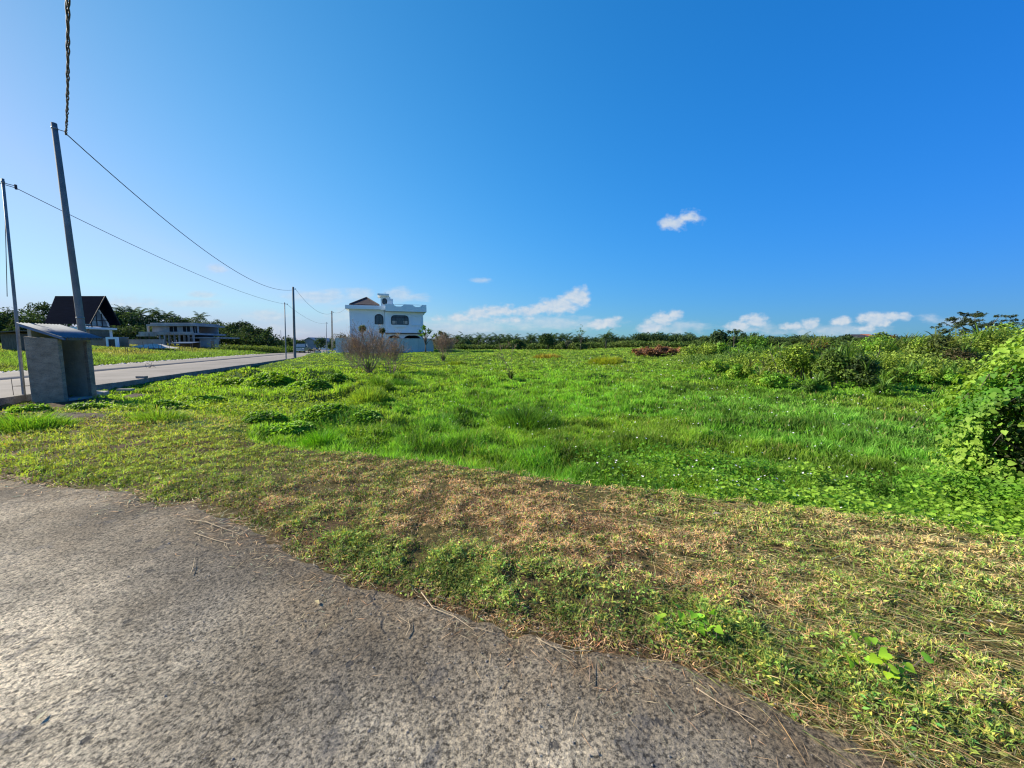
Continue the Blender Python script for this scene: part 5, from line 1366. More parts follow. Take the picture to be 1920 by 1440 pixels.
# wide umbrella-crowned tree on the right
def umbrella_tree():
    Y = 62.0; b = A(1838, 588, Y); z0 = gz(b.x, Y); e = empty('umbrella_tree', (b.x, Y, z0)); tag(e, 'wide umbrella-crowned tree with thin layered foliage on the skyline', 'tree')
    parts = []; tg_ = []; random.seed(40)
    k = Y / F
    for (px, py, w) in [(1795, 613, 20), (1810, 606, 24), (1825, 597, 22), (1806, 597, 14), (1845, 594, 26), (1862, 600, 24), (1850, 607, 24), (1878, 606, 22), (1835, 611, 24), (1865, 614, 24), (1782, 610, 14), (1822, 604, 18), (1893, 611, 22), (1905, 618, 20), (1888, 622, 22), (1915, 625, 22), (1798, 622, 16), (1850, 622, 20), (1875, 626, 20), (1925, 612, 16), (1816, 590, 12), (1836, 590, 12)]:
      for rp_ in range(3):
        c = A(px + random.uniform(-9, 9) * (rp_ > 0), py + random.uniform(-4, 5) * (rp_ > 0), Y); c = c - Vector(e.location); c.y += random.uniform(-3.5, 3.5)
        cr, _ = crown(c, (w * k * .62, w * k * .6, .40), 190, .22, (.085, .11, .06), K=8, col2=(.06, .085, .04), flat=1.5); parts.append(cr)
        if rp_ == 0: tg_.append(c)
    V, T, C = join(parts); np_mesh('crown', V, T, M['tree'], e, C=C)
    m = MB(); fork = Vector((0.4, 0, (b.z - z0) * .45)); m.tube([(0.2, 0, -.3), fork], [.28, .22], 8)
    for t in tg_:
        mid = fork.lerp(t, .5) + Vector((0, 0, -.3)); m.tube([fork, mid, t], [.10, .06, .03], 5, cap=False)
    m.build('trunk', M['bark'], e, smooth=True)


umbrella_tree()


# ------------------------------------------------------------------ garden plants of the white house
def ball_plant(px, py, w, h, Y, label, c1, c2, name='topiary', leaf=.16, n=1500):
    b = A(px, py, Y); z0 = gz(b.x, Y); e = empty(name, (b.x, Y, z0)); tag(e, label, 'tree'); hz = b.z - z0; k = Y / F
    cr, cc = crown((0, 0, hz), (w * k / 2, w * k / 2, h * k / 2), n, leaf, c1, K=14, col2=c2, csz=(.45, .65)); np_mesh('crown', *cr[:2], M['leaf'], e, C=cr[2])
    MB().tube([(0, 0, -.2), (0, 0, hz)], [.1, .07], 7).build('trunk', M['bark'], e)


ball_plant(679, 617, 14, 15, 62.5, 'round clipped ball tree against the white villa wall', (.055, .095, .02), (.11, .14, .03))
ball_plant(717, 620, 11, 19, 62.5, 'clipped columnar tree before the villa corner', (.05, .085, .025), (.09, .11, .03))


def plumeria(px, pyt, Y, s, label, name, col, nr=9, L_=.75):
    b = A(px, pyt, Y); z0 = gz(b.x, Y); h = b.z - z0; e = empty(name, (b.x, Y, z0)); tag(e, label, 'tree'); parts = []; tips = []
    for i in range(nr):
        a = i * 2.4; r_ = s * (i / nr) ** .6; c = Vector((r_ * math.cos(a), r_ * math.sin(a) * .7, h * (1 - .42 * i / nr) - .45)); tips.append(c)
        V, T, C = straps(13, L_, L_ * .28, col, 1, .7, upr=(.1, 1.3)); parts.append((V + np.array(c), T, C))
    V, T, C = join(parts); np_mesh('crown', V, T, M['leaf'], e, C=C); limbs((0, 0, 0), tips, .12, .04).build('trunk', M['bark'], e, smooth=True)


plumeria(797, 608, 58.5, 1.2, 'bright broad-leaved frangipani at the right corner of the white villa', 'frangipani', (.09, .20, .03))
plumeria(828, 619, 62, 1.5, 'dark leafy tree right of the boundary wall end', 'leafy_tree', (.05, .09, .03), 10, .8)
foliage_mass('yard_shrubs', 'dark shrubs and red roof edges peeping over the left end of the boundary wall', [A(632, 640, 64), A(655, 640, 63.5)], 2.2, 4.0, 1800, .22, (.05, .08, .03), (.10, .09, .05), 'shrubbery', dep=1.2)


# ------------------------------------------------------------------ dead bushes
def dead_bush(px, py, top, wpx, label, n0=9, dens=1.0, seed=1, cone=.75, green=True, grp='leafless brown bushes in the meadow', r0=.022):
    random.seed(seed); q = Gt(px, py); Y = q.y; k = Y / F; hh = A(px, top, Y).z - q.z; W = wpx * k
    e = empty('dead_bush', q); tag(e, label, 'bush', grp); m = MB(); tw = MB(); tips = []
    def grow(p, d, ln, r, lev):
        pts = [p]; nseg = 3; rs = [r]
        for s in range(nseg):
            d = (d + Vector((random.gauss(0, .16), random.gauss(0, .16), random.gauss(.05, .08)))).normalized(); p = p + d * ln / nseg; pts.append(p); rs.append(max(.006, r * (1 - .2 * (s + 1))))
        (m if lev < 2 else tw).tube(pts, rs, 4 if lev < 2 else 3, cap=False)
        if lev >= 3: tips.append(p); return
        for b in range(4 if lev else 5):
            if random.random() > dens: continue
            t = random.randint(2 if lev == 0 else 1, nseg); dd = (d + Vector((random.gauss(0, .5), random.gauss(0, .5), random.gauss(.25, .3)))).normalized()
            grow(pts[t], dd, ln * random.uniform(.5, .8), max(.007, rs[t] * .62), lev + 1)
    for i in range(n0):
        a = i * 2.4 + random.uniform(-.3, .3); sp = random.uniform(.1, cone) * W / hh * .62; d = Vector((math.cos(a) * sp, math.sin(a) * sp, 1)).normalized()
        grow(Vector((math.cos(a) * .08, math.sin(a) * .08, -.05)), d, hh * random.uniform(.42, .56), r0, 0)
    m.build('branches', M['twig'], e); tw.build('twigs', M['twig'], e)
    n = min(len(tips) * 2, 5000); tp = np.array([tuple(t) for t in tips]); kk = rng.integers(0, len(tp), n); P = tp[kk] + rng.normal(0, .10, (n, 3)); D = unit(rng.normal(size=(n, 3)))
    V, T, C = leaves(P, D, unit(rng.normal(size=(n, 3))), .07, .032, vary(n, (.30, .19, .12), .35)); np_mesh('dry_leaves', V, T, M['dry'], e, C=C)
    if green:
        V, T, C = straps(90, hh * .30, .035, (.05, .09, .02), 1, .5, upr=(.9, 1.55)); np_mesh('green_tuft', V, T, M['grass'], e, C=C)
    return e


dead_bush(692, 699, 619, 150, 'biggest leafless brown bush, in front of the villa wall', 18, .95, 3, cone=1.0, r0=.026)
dead_bush(735, 703, 630, 95, 'leafless bush with forked bare stems next to the biggest one', 11, .9, 5, cone=1.0, green=False, r0=.026)
dead_bush(665, 692, 630, 80, 'greyish leafless bush on the left flank of the biggest one', 9, .95, 6, green=False)
dead_bush(831, 678, 628, 38, 'small fan-shaped brown bush at the end of the boundary wall', 12, 1.0, 8, r0=.02)
dead_bush(958, 712, 648, 30, 'sparse spindly dry shrub alone in the middle of the meadow', 3, .52, 11, green=True, r0=.012)
dead_bush(943, 665, 641, 8, 'thin brown dead stem upright before the grove', 2, .7, 13, green=False, r0=.03)


# ------------------------------------------------------------------ tufts and mounds of taller growth in the meadow
def tuft(px, py, r, h, n, col, label, mat='grass', w=.010, name='grass_tuft', cat='grass tuft', lean=(.2, .9), grp=None):
    q = Gt(px, py); m = n; a = rng.uniform(0, 6.283, m); rr_ = r * np.sqrt(rng.random(m)); x = rr_ * np.cos(a); y = rr_ * np.sin(a)
    P = np.stack([x, y, ground_z(x + q.x, y + q.y) - q.z - .03], -1); hh = h * (1 - .6 * (rr_ / r) ** 2) * rng.uniform(.6, 1.2, m)
    V, T, C = blades(P, hh, np.full(m, w) * rng.uniform(.7, 1.4, m), rng.uniform(*lean, m), vary(m, col, .25), az=a + rng.normal(0, .5, m))
    tag(np_mesh(name, V, T, M[mat], C=C, loc=q), label, cat, grp)


MG = 'taller grass tufts standing out of the meadow'
tuft(602, 838, .34, .40, 1500, (.10, .27, .015), 'bright rounded grass tuft at the edge of the mown verge', w=.010, grp=MG)
tuft(690, 752, .60, .50, 2000, (.20, .30, .035), 'pale-green grass clump at the right end of the weedy bank', w=.020, lean=(.15, .6), grp=MG)
tuft(715, 738, .45, .55, 900, (.12, .22, .02), 'leaning grass clump in front of the leafless bushes', w=.018, grp=MG)
tuft(640, 812, .85, .27, 3600, (.085, .22, .025), 'large dark arching grass clump below the weedy bank', w=.012, grp=MG)
tuft(755, 725, .8, .45, 1500, (.06, .16, .02), 'dark low grass hump right of the leafless bushes', w=.018, grp=MG)
tuft(985, 795, .8, .42, 1800, (.085, .19, .02), 'yellowish-topped grass hump in the middle of the near meadow', w=.013, grp=MG)
tuft(825, 795, .5, .28, 1000, (.10, .25, .03), 'small dark grass hump left of the middle hump', w=.013, grp=MG)
tuft(40, 805, .7, .40, 1600, (.14, .27, .025), 'bright grass tuft below the kerb at the picture edge', w=.014, grp=MG)
tuft(1135, 682, 1.6, .8, 1500, (.26, .30, .03), 'yellow-green grass mound before the grove', w=.05, grp=MG)
tuft(1025, 671, 1.6, .6, 1200, (.28, .24, .05), 'straw-yellow grass mound left of the yellow-green one', w=.06, grp=MG)
tuft(300, 788, .5, .35, 700, (.15, .26, .03), 'thin upright grass tuft right of the soil heap', w=.013, grp=MG)
tuft(855, 683, 1.0, .5, 700, (.18, .26, .03), 'grass tuft at the foot of the fan-shaped brown bush', w=.045, grp=MG)
tuft(1300, 735, .9, .35, 900, (.08, .17, .02), 'dark grass patch before the shrub bank', w=.02, grp=MG)


def weed_clump(px, py, wpx, h, n, leaf, c1, c2, label, name='weed_clump', cat='weeds', grp=None, dep=.75):
    """a low mat of broad leaves heaped highest at its middle, ragged at its rim"""
    q = Gt(px, py); W = wpx * q.y / F; n = int(n * 1.5); a = rng.uniform(0, 6.283, n); r = np.sqrt(rng.random(n)) * (1 + .35 * (vn(np.cos(a) * 2 + px, np.sin(a) * 2, 161) - .5)); x = r * np.cos(a) * W / 2; y = r * np.sin(a) * W / 2 * dep
    dome = np.clip(1 - r ** 2, 0, 1) ** .6 * (.45 + .9 * fbm(x * 3.2 + px, y * 3.2, 162)); z = ground_z(x + q.x, y + q.y) - q.z + h * 1.15 * dome * (.55 + .45 * rng.random(n) ** .5) + .03
    Nn = unit(rng.normal(0, .42, (n, 3)) + np.array([-.25, -.15, 1])); D = unit(np.cross(Nn, rng.normal(size=(n, 3)))); w = fbm(x * 2 + px, y * 2, 163)
    col = mixcol(tuple(min(.5, k_ * 1.35) for k_ in c2), tuple(min(.5, k_ * 1.5) for k_ in c1), sm(w, .35, .65)) * rng.normal(1, .28, (n, 1)).clip(.4, 1.8); Ln = leaf * rng.uniform(.45, 1.3, n)
    V, T, C = leaves(np.stack([x, y, z], -1), D, Nn, Ln, Ln * .62, col, .2, .12)
    return tag(np_mesh(name, V, T, M['leaf'], C=C, loc=q), label, cat, grp)



WG = 'broad-leaved weed clumps on the bank'
for px, py, w, h, n, lf, c1, c2, lb in [
        (500, 722, 95, .42, 2600, .13, (.20, .30, .022), (.13, .24, .02), 'bright yellow-green creeper heap crowning the left bank'), (430, 724, 60, .3, 1400, .12, (.21, .30, .03), (.15, .25, .02), 'lower bright creeper heap at the left end of the bank'),
        (575, 728, 85, .34, 2600, .10, (.17, .29, .03), (.12, .22, .03), 'green weedy heap over the shaded face of the bank'), (640, 722, 60, .36, 1500, .12, (.15, .25, .025), (.09, .18, .02), 'weedy heap at the right end of the bank'),
        (545, 815, 90, .18, 3200, .075, (.17, .30, .03), (.12, .24, .03), 'leafy weeds at the tip of the mown verge'), (500, 790, 80, .18, 1800, .07, (.15, .26, .025), (.10, .2, .02), 'low leafy weeds behind the verge tip'),
        (600, 780, 100, .17, 3000, .075, (.17, .28, .03), (.11, .22, .02), 'mid-bank heap of pale leafy weeds'), (690, 790, 60, .15, 1500, .07, (.11, .22, .03), (.15, .28, .03), 'dark leafy weeds beside the arching grass clump'),
        (390, 760, 80, .22, 1400, .10, (.16, .27, .03), (.12, .2, .03), 'thin weeds between the soil heap and the bank'), (320, 770, 70, .20, 1100, .10, (.13, .24, .025), (.18, .27, .03), 'thin low weeds right of the booth shadow')]:
    weed_clump(px, py, w, h, n, lf, c1, c2, lb, grp=WG)

weed_clump(55, 775, 60, .18, 1100, .09, (.15, .26, .03), (.11, .2, .03), 'sparse weeds growing against the kerb foot left of the booth', grp=WG)
weed_clump(165, 768, 70, .13, 900, .08, (.14, .24, .03), (.10, .18, .03), 'sparse weeds in the booth shadow below the leaning slab', grp=WG)
# ------------------------------------------------------------------ shrubs on the right
YG, BG, OG, RB = (.29, .40, .055), (.19, .36, .045), (.17, .24, .05), (.24, .11, .06)


def shrub(px, pyb, top, wpx, label, c1, c2, leaf=.16, n=1800, name='shrub', asp=.5, K=18, dep=.9, low=.0, grp='shrubs along the right side of the meadow', stp=0, stc=None, stl=1.2):
    q = Gt(px, pyb); Y = q.y; k = Y / F; h = A(px, top, Y).z - q.z; W = wpx * k
    e = empty(name, q); tag(e, label, 'shrub', grp)
    cr, cc = crown((0, 0, h * (.52 + low / 2)), (W / 2 * 1.15, W / 2 * dep, h * (1 - low) / 2 * 1.28), int(n * 1.25), leaf, c1, K=K, col2=c2, asp=asp, s=.28)
    parts = [cr]; np_mesh('foliage', *cr[:2], M['leaf'], e, C=cr[2]); limbs((0, 0, 0), [tuple(c) for c in cc[:7]], .05, .012, .1, 5).build('stems', M['bark'], e)
    if stp:
        ps = []
        for i in range(stp):
            V, T, C = straps(7, stl * .72, .06, stc or c1, 1, .5, upr=(.75, 1.5)); a = random.uniform(0, 6.28); r_ = W * .38 * random.random() ** .5
            ps.append((V + np.array([r_ * math.cos(a), r_ * math.sin(a) * dep, h * random.uniform(.35, .86)]), T, C))
        V, T, C = join(ps); np_mesh('long_leaves', V, T, M['leaf'], e, C=C)
    return e


random.seed(50)
shrub(1243, 669, 651, 140, 'long low heap of dry rust-brown brush before the grove', (.27, .135, .08), (.20, .10, .06), .26, 5200, 'dry_brush', dep=.30, K=70, grp=None)
shrub(1380, 672, 655, 60, 'rust-brown dry brush between the green shrubs', (.24, .12, .06), (.16, .08, .045), .24, 1200, 'dry_brush', dep=.4, K=18, grp=None)
shrub(1452, 672, 651, 60, 'reddish-brown withered shrub behind the bright shrubs', RB, (.13, .09, .04), .22, 1300, 'dry_brush', dep=.5, K=18, grp=None)
SH = [(1300, 676, 648, 70, 'yellow-green vine heap right of the rust-brown brush', YG, OG, .22, 1700, 0), (1335, 680, 644, 60, 'dense olive shrub left of the tall vine column', OG, YG, .22, 1700, 0),
      (1353, 682, 638.5, 16, 'narrow vine-covered column of bright leaves', (.15, .28, .04), BG, .20, 700, 0), (1385, 690, 652, 60, 'dark broad-leaved shrub right of the vine column', (.07, .14, .03), BG, .2, 1500, 4),
      (1413, 688, 634, 60, 'bright green upright shrub with large glossy leaves', (.13, .27, .03), BG, .24, 1400, 6), (1345, 700, 676, 80, 'low yellowish tangle before the vine column', YG, BG, .15, 1900, 0),
      (1400, 712, 684, 80, 'low mixed tangle under the bright upright shrub', BG, YG, .14, 2200, 3), (1455, 700, 656, 64, 'yellow-green bush left of the strap-leaved plants', YG, OG, .17, 1900, 4),
      (1490, 712, 645, 80, 'tall strap-leaved plant clump with yellowish leaves', YG, OG, .15, 1900, 12), (1445, 726, 700, 80, 'low grassy tangle in front of the yellow-green bush', BG, YG, .12, 2200, 3),
      (1525, 700, 630, 66, 'red-tipped leafy shrub on the skyline', YG, RB, .18, 1700, 5), (1560, 728, 656, 66, 'dark hollow shrub with long leaves casting a shadow', (.09, .15, .03), (.17, .26, .045), .15, 2600, 14),
      (1612, 730, 668, 62, 'very dark bushy shrub at the start of the long shadow', (.055, .095, .03), (.13, .20, .04), .15, 2400, 8), (1585, 700, 645, 60, 'mid-green shrub behind the two dark shrubs', OG, YG, .16, 1700, 6),
      (1640, 692, 630, 80, 'pale yellow-green shrub mass right of the dark pair', YG, BG, .17, 2200, 2), (1690, 686, 636, 64, 'dark green shrub below the red flower spike', (.075, .14, .03), OG, .18, 1700, 9),
      (1720, 700, 640, 74, 'leafy shrub right of the red flower spike', OG, YG, .17, 2100, 6), (1762, 698, 626, 84, 'shrub with dark hollow patches on the right bank', OG, (.09, .12, .04), .17, 2100, 5),
      (1800, 706, 652, 70, 'brown-leaved dark shrub under the yellow shrub', (.10, .085, .04), (.06, .09, .03), .15, 1900, 2), (1835, 690, 620, 90, 'bright yellow shrub under the umbrella tree', (.22, .30, .05), YG, .17, 2300, 4),
      (1890, 692, 608, 110, 'tall bright shrub behind the heart-leaved vine', (.14, .25, .04), YG, .18, 2200, 5), (1690, 722, 690, 90, 'low pale grassy shrub bank behind the long shadow', (.17, .25, .04), BG, .12, 2600, 4),
      (1760, 726, 692, 90, 'low yellowish shrub bank near the heart-leaved vine', (.19, .26, .04), BG, .12, 2600, 4), (1520, 738, 712, 60, 'small leafy bush at the foot of the dark hollow shrub', BG, (.08, .16, .03), .10, 1600, 2), (1655, 742, 722, 50, 'small round weed bush in the long shadow', BG, (.10, .18, .03), .09, 1200, 0)]
for px, pb, tp, w, lb, c1, c2, lf, n, st_ in SH: shrub(px, pb, tp, w, lb, c1, c2, lf * .8, int(n * 1.4), K=30, stp=int(st_ * 1.6) + 3, stc=(.13, .23, .045) if st_ % 2 == 0 else (.16, .19, .05), stl=.8 + .35 * (lf > .16))
foliage_mass('shrub_understory', 'tangled greenery filling the ground between the right-hand shrubs', [Gt(1300, 678), Gt(1420, 690), Gt(1540, 700), Gt(1660, 700), Gt(1780, 700), Gt(1930, 695)], .4, 1.6, 40000, .13, (.26, .36, .055), (.14, .23, .045), 'shrubbery', 'leaf', dep=4)
def long_leaf_plant(px, pyb, top, label, col, n=9, L_=.9, spread=.5):
    q = Gt(px, pyb); h = A(px, top, q.y).z - q.z; e = empty('long_leaf_plant', q); tag(e, label, 'plant', 'tall long-leaved plants among the right-hand shrubs'); ps = []; b = MB()
    for i in range(n):
        x, y = random.gauss(0, spread), random.gauss(0, spread * .6); hh = h * random.uniform(.6, 1.0); lx, ly = x * 1.5 + random.gauss(0, .1), y * 1.3; b.tube([(x, y, -.1), ((x + lx) / 2, (y + ly) / 2, hh * .5), (lx, ly, hh * .92)], [.028, .022, .012], 5)
        for f in np.linspace(.42, .95, 5):
            V, T, C = straps(4, L_ * random.uniform(.6, 1), .085, col, 1, .75, upr=(.3, 1.45)); t = f; ps.append((V * (1.15 - .5 * f) + np.array([x + (lx - x) * t, y + (ly - y) * t, hh * t]), T, C))
    V, T, C = join(ps); np_mesh('leaves', V, T, M['leaf'], e, C=C); b.build('stems', M['bark'], e, smooth=True)


for px, pb, tp, cl, sp_, lb in [(1480, 708, 646, (.17, .25, .05), .5, 'yellowish long-leaved plant clump at the centre of the shrub bank'), (1512, 716, 650, (.11, .19, .045), .45, 'dark long-leaved clump left of the hollow shrub'),
                               (1566, 722, 642, (.13, .21, .045), .55, 'tall long-leaved clump growing out of the hollow shrub'), (1610, 716, 640, (.10, .17, .04), .5, 'tall dark long-leaved clump above the very dark shrub'), (1395, 690, 648, (.12, .24, .05), .4, 'bright long-leaved clump right of the vine column'),
                               (1700, 690, 628, (.10, .19, .045), .6, 'spreading long-leaved clump beside the red flower spike'), (1740, 690, 632, (.13, .21, .05), .6, 'long-leaved clump two steps right of the red flower spike'), (1785, 694, 634, (.15, .22, .05), .5, 'long-leaved clump in front of the umbrella tree')]:
    long_leaf_plant(px, pb, tp, lb, cl, 9, .85, sp_)
# red spike flower
q = Gt(1690, 684); e = empty('red_spike_plant', A(1674, 650, q.y)); tag(e, 'tall plant with one red flower spike above the right shrubs', 'plant')
MB().tube([(0, 0, -1.6), (0, 0, .55)], [.03, .02], 6).build('stem', M['bark'], e)
V, T, C = straps(12, .42, .10, (.30, .06, .05), 1, .25, upr=(.9, 1.5)); np_mesh('flower', V + np.array([0, 0, .45]), T, M['leaf'], e, C=C)
V, T, C = straps(14, 1.1, .22, (.07, .14, .03), 1, .6, upr=(.4, 1.4)); np_mesh('leaves', V + np.array([.3, 0, -.3]), T, M['leaf'], e, C=C)


# heart-leaved vine smothering a bush at the right edge
def vine_bush():
    c = Vector((6.9, 4.65, 0)); z0 = gz(c.x, c.y); c.z = z0; e = empty('vine_bush', c); tag(e, 'bush smothered in large heart-shaped vine leaves at the verge corner', 'bush')
    n = 26000; d = unit(rng.normal(size=(n, 3))); d[:, 2] = np.abs(d[:, 2]) * 1.0 - .2 * rng.random(n); d = unit(d)
    rad = np.array([1.22, 1.25, 2.15]); lump = 1 + .42 * (fbm(d[:, 0] * 2.3 + 5, d[:, 2] * 2.3 + d[:, 1] * 1.7, 141) - .5) * 2 + .16 * (vn(d[:, 0] * 7, d[:, 2] * 7 + d[:, 1] * 5, 142) - .5)
    r = (rng.random((n, 1)) ** .16) * lump[:, None]
    P = d * rad * r + np.array([0, 0, .12]); P[:, :2] *= (.92 + .20 * sm(P[:, 2], .3, 1.5) * (1 - .4 * sm(P[:, 2], 1.7, 2.2)))[:, None]; k = P[:, 2] > -.1
    low = sm(.42 - P[:, 2], 0, .42)[:, None] * np.array([[-.50, -.55, 0]]); P = P + low
    wx, wy = P[:, 0] + c.x, P[:, 1] + c.y; wd = np.hypot(wx, wy); wa = np.degrees(np.arctan2(wx, wy))
    cav = (((wa - 54.4) * .122 / .40) ** 2 + ((P[:, 2] + z0 - .58) / .50) ** 2 < 1 + .5 * (vn(P[:, 0] * 5, P[:, 2] * 5, 144) - .5)) & (wd < 8.0)
    k &= ~(cav & (rng.random(n) < .95)); P, d = P[k], d[k]; n = len(P)
    Nn = unit(d + rng.normal(0, .4, (n, 3)) + np.array([-.2, 0, .55])); D = unit(np.cross(Nn, rng.normal(size=(n, 3)))); D[:, 2] -= .7
    Ln = (.020 + .058 * rng.random(n) ** 1.8); w = fbm(P[:, 0] * 1.5, P[:, 2] * 1.5 + P[:, 1], 143)
    col = mixcol((.085, .22, .022), (.24, .37, .05), sm(w, .38, .68)) * rng.normal(1, .22, (n, 1)).clip(.5, 1.6)
    V, T, C = hearts(P, D, Nn, Ln, col); np_mesh('foliage', V, T, M['leaf'], e, C=C)
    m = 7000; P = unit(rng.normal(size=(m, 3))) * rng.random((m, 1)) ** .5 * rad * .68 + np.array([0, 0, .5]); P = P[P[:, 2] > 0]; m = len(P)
    V, T, C = leaves(P, rng.normal(size=(m, 3)), unit(rng.normal(size=(m, 3))), .08, .05, vary(m, (.045, .075, .02), .4)); np_mesh('inner_shade_leaves', V, T, M['leaf'], e, C=C)  # leaves coloured darker, the shade inside the bush put into their colour
    limbs((0, 0, 0), [(-.6, -.4, 1.1), (-.2, .5, 1.4), (.5, 0, 1.5), (0, -.6, 1.0), (-.7, .2, .7)], .05, .012).build('stems', M['bark'], e)
    b = MB(); random.seed(60)
    for i in range(12):
        a = random.uniform(2.4, 4.2); el = random.uniform(.1, 1.2); p = Vector((1.5 * math.cos(a) * math.cos(el), 1.4 * math.sin(a) * math.cos(el), .2 + 1.5 * math.sin(el))); b.tube([p, p + Vector((-.12, -.08, .08)), p + Vector((-.26, -.12, random.uniform(-.1, .12)))], [.004, .003, .002], 4)
    b.build('tendrils', M['grass'] if False else M['wood'], e)
    # single long ribbed leaf on top
    V, T, C = straps(5, .55, .13, (.07, .15, .06), 1, .45, upr=(.25, .9)); np_mesh('long_leaves', V + np.array([-.6, -.3, 1.75]), T, M['leaf'], e, C=C)


vine_bush()


def creeper():
    n = 36000; x = rng.uniform(.9, 7.0, n); dl = rng.random(n) ** .8 * 2.1 - .16; y = 4.79 - .369 * x + dl * 1.066
    k = rng.random(n) < (.12 + .88 * sm(x, 1.4, 3.8)) * (1 - .6 * sm(dl, 1.0, 1.9)) * sm(fbm(x * 1.6, y * 1.6, 151), .28, .62); x, y, dl = x[k], y[k], dl[k]; n = len(x)
    hh = rng.random(n) ** .8 * (.12 + .30 * fbm(x * 1.5, y * 1.5, 152)) * sm(dl, -.15, .35) + .03 + .25 * sm(x, 4.6, 6.2) * rng.random(n) * sm(dl, .0, .6)
    P = np.stack([x, y, ground_z(x, y) + hh], -1); a = rng.uniform(0, 6.283, n); D = np.stack([np.cos(a), np.sin(a), rng.uniform(-.6, .2, n)], -1)
    Nn = unit(rng.normal(0, .38, (n, 3)) + np.array([-.1, -.1, 1])); w = fbm(x * 1.2, y * 1.2, 153)
    col = mixcol((.13, .30, .026), (.25, .41, .045), sm(w, .4, .6)) * rng.normal(1, .22, (n, 1)).clip(.4, 1.7)
    V, T, C = hearts(P, D, Nn, rng.uniform(.018, .050, n), col); tag(np_mesh('ground_creeper', V, T, M['leaf'], C=C), 'heart-leaved creeper spreading from the vine bush over the verge edge', 'creeper', kind='stuff')


creeper()


def seedling(px, py, spread, n, label, seed, col=(.26, .50, .04)):
    random.seed(seed); q = Gt(px, py); e = empty('vine_shoot', q); tag(e, label, 'plant', 'bright vine shoots at the path edge'); P = []; b = MB()
    for i in range(n):
        p = Vector((random.gauss(0, spread), random.gauss(0, spread * .7), random.uniform(.03, .11))); P.append(p); b.tube([(p.x * .5, p.y * .5, .0), (p.x * .8, p.y * .8, p.z * .6), p], [.003, .0025, .002], 4)
    P = np.array([tuple(p) for p in P]); a = np.random.default_rng(seed).uniform(0, 6.28, n); D = np.stack([np.cos(a), np.sin(a), 0 * a - .25], -1); Nn = unit(rng.normal(0, .3, (n, 3)) + np.array([0, -.2, .8]) * 1.0)
    V, T, C = hearts(P, D, Nn, rng.uniform(.028, .058, n), vary(n, col, .25)); np_mesh('leaves', V, T, M['leaf'], e, C=C); b.build('stems', M['wood'], e)


seedling(1300, 1178, .06, 18, 'bright green vine shoot in two small groups at the verge edge', 71)
seedling(1246, 1188, .035, 6, 'tiny pale shoot left of the larger one at the verge edge', 72, (.34, .52, .05))
seedling(1348, 1208, .04, 7, 'small bright shoot hanging over the path edge', 73)
seedling(1655, 1268, .065, 26, 'yellow-green vine shoot lying among cut stems', 74, (.34, .56, .04))
seedling(1628, 1222, .05, 5, 'little leaf group just above the yellow-green shoot', 75, (.24, .44, .04))

# ------------------------------------------------------------------ small things on the path and by the kerb
def fallen_leaf(px, py, ln, rz, col, label):
    p = G(px, py, .02); V, T, C = leaves(np.array([[-ln / 2, 0, 0.0]]), np.array([[1., 0, 0]]), np.array([[0, 0, 1.]]), ln, ln * .42, np.array([col]), .25)
    o = np_mesh('fallen_leaf', V, T, M['dry'], C=C, loc=p); o.rotation_euler.z = rz; tag(o, label, 'leaf', 'fallen leaves')


fallen_leaf(595, 1129, .06, R(-40), (.50, .42, .24), 'pale yellow leaf lying alone on the concrete path')
fallen_leaf(78, 1341, .05, R(100), (.52, .48, .36), 'pale leaf on the concrete at the bottom corner')
fallen_leaf(1345, 963, .10, R(10), (.45, .38, .30), 'dry curled leaf on the brown turf near the meadow edge')
fallen_leaf(1860, 1166, .055, R(-20), (.72, .70, .68), 'whitish scrap of leaf among the straw')
fallen_leaf(975, 1127, .03, R(60), (.40, .34, .22), 'tiny dry leaf at the turf margin')


def twig(pts, r, label, side=5, col='twig', seed=1):
    random.seed(seed); P = [G(a, b, .018) for a, b in pts]; m = MB(); q = []
    for i, p in enumerate(P): q.append(p + Vector((random.uniform(-.01, .01), random.uniform(-.01, .01), random.uniform(0, .012))))
    m.tube(q, [r * .7 * (1 - .6 * i / (len(q) - 1)) for i in range(len(q))], 5)
    for i in range(side):
        k = random.randint(0, len(q) - 2); p = q[k].lerp(q[k + 1], random.random()); d = (q[k + 1] - q[k]).normalized(); s = Vector((-d.y, d.x, 0)) * random.choice((-1, 1))
        m.tube([p, p + (d + s * .7) * random.uniform(.03, .08), p + (d + s * .5) * random.uniform(.09, .15)], [r * .35, r * .28, r * .18], 4)
    tag(m.build('twig', M[col]), label, 'twig', 'dead twigs on the path')


M['paletwig'] = rough_mat('pale_stalk', (.42, .32, .20), (.55, .43, .27), 12, .8, 0)
twig([(345, 974), (385, 980), (420, 992), (445, 1000)], .006, 'pale branched twig at the tip of the grass', 9, 'paletwig', 2)
twig([(365, 1000), (400, 1012), (435, 1022)], .005, 'shorter pale twig just below the branched one', 5, 'paletwig', 3)
twig([(792, 1110), (815, 1140), (850, 1160), (890, 1182)], .005, 'golden curved stalk lying from turf onto concrete', 3, 'paletwig', 4)
twig([(1005, 1200), (1030, 1216), (1075, 1224), (1110, 1222)], .004, 'thin golden stalk along the path edge', 4, 'paletwig', 5)
twig([(355, 1078), (366, 1062), (364, 1048)], .004, 'small hooked twig on open concrete', 1, 'paletwig', 6)
twig([(1305, 1290), (1360, 1325), (1420, 1350)], .004, 'long straight stalk near the lower verge', 1, 'paletwig', 7)
twig([(762, 1195), (768, 1175), (762, 1160)], .004, 'short pale twig below the turf bulge', 1, 'paletwig', 8)
twig([(590, 1190), (597, 1170)], .003, 'tiny dark twig on the open concrete', 0, 'twig', 9)
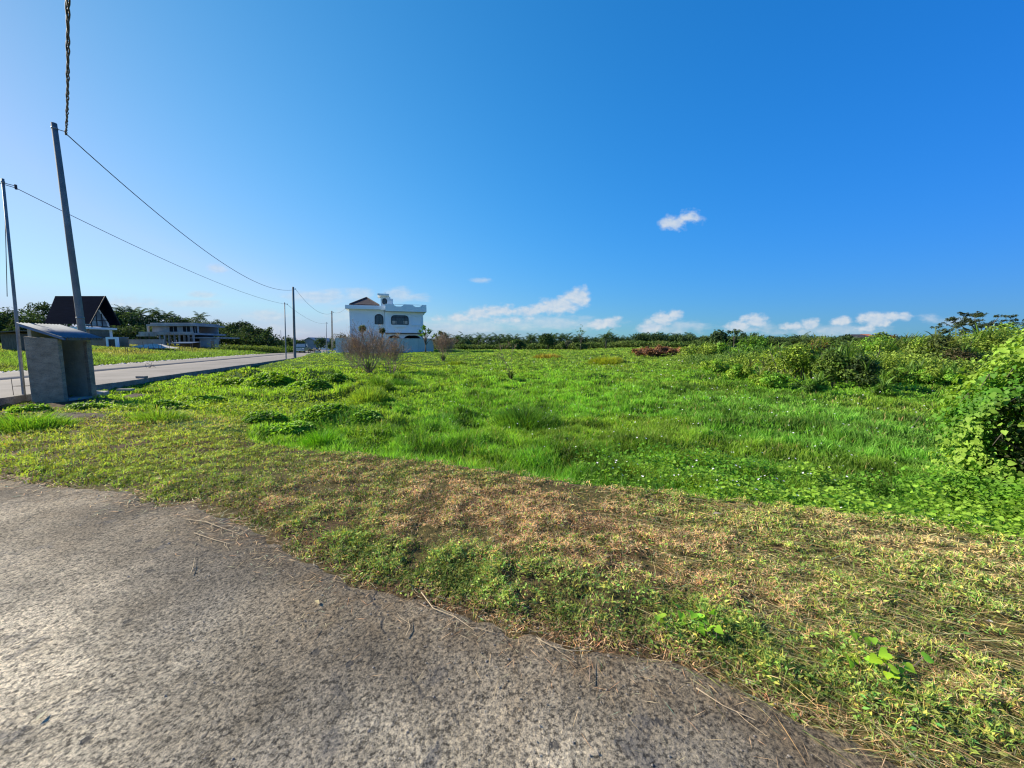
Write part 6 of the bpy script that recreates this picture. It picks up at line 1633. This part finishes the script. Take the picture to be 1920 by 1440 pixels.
twig([(1105, 1280), (1108, 1240)], .003, 'short dark twig pointing down the path', 1, 'twig', 10)


def pebbles():
    n = 1500; x = rng.uniform(-5, 3.2, n); off = rng.exponential(.5, n); y = y_path(x) - off + .08; k = (y > .7); x, y, off = x[k], y[k], off[k]; V = []; T = []
    for i in range(len(x)):
        r = random.uniform(.002, .006) * (1 if random.random() < .96 else 1.7); o = len(V); z = .010
        for q in range(5): a = q * 1.2566 + random.uniform(-.4, .4); V.append((x[i] + r * math.cos(a), y[i] + r * math.sin(a), z))
        V.append((x[i] + random.uniform(-.3, .3) * r, y[i], z + r * random.uniform(.5, 1))); T += [(o + q, o + (q + 1) % 5, o + 5) for q in range(5)]
    tag(np_mesh('gravel', np.array(V), np.array(T), M['grit']), 'loose grit and pebbles scattered over the concrete path', 'gravel', kind='stuff')


pebbles()


def heap(px, py, rx, ry, h, label, mat, name, cat, seed):
    q = Gt(px, py); n, m = 36, 12; V = [(0, 0, h)]; T = []
    for j in range(1, m + 1):
        for i in range(n):
            a = i * 2 * math.pi / n; t = j / m; x = rx * t * math.cos(a); y = ry * t * math.sin(a)
            z = h * (math.cos(t * math.pi) * .5 + .5) + (.10 * float(fbm(np.array([x * 5 + seed]), np.array([y * 5.]), seed)[0]) - .05) * (1 - t * .5) - .04 * t; V.append((x, y, z))
    for i in range(n): T.append((0, 1 + i, 1 + (i + 1) % n))
    for j in range(m - 1):
        for i in range(n): a = 1 + j * n + i; b_ = 1 + j * n + (i + 1) % n; T += [(a, a + n, b_ + n), (a, b_ + n, b_)]
    tag(np_mesh(name, np.array(V), np.array(T), M[mat], loc=q), label, cat)


heap(262, 746, 1.1, .7, .16, 'low dark soil heap beside the concrete slab in the booth shadow', 'soil', 'soil_heap', 'soil heap', 3)
heap(130, 782, 1.5, .5, .10, 'flat patch of bare dark soil and litter below the booth', 'soil', 'soil_patch', 'soil heap', 5)
q = Gt(236, 737); o = MB().box(-.28, .28, -.09, .09, .1, .17).build('concrete_block', M['slab'], loc=(q.x, q.y, q.z), bevel=.01); tag(o, 'loose grey concrete block resting on the soil heap', 'block')
q = G(266, 709, .02); o = MB().box(-.22, .22, -.09, .09, 0, .10).build('kerb_brick', M['kerb'], loc=(q.x, q.y, q.z), bevel=.01); tag(o, 'single brick lying on top of the road kerb', 'brick')
q = G(283, 689, .02); m = MB(); random.seed(80)
for i in range(6): m.tube([(random.uniform(-.2, .2), random.uniform(-.2, .2), 0), (random.uniform(-.3, .3), random.uniform(-.1, .1), random.uniform(.1, .35))], .012, 4)
tag(m.build('brushwood', M['wood'], loc=q), 'small bundle of dead sticks lying on the road', 'sticks')
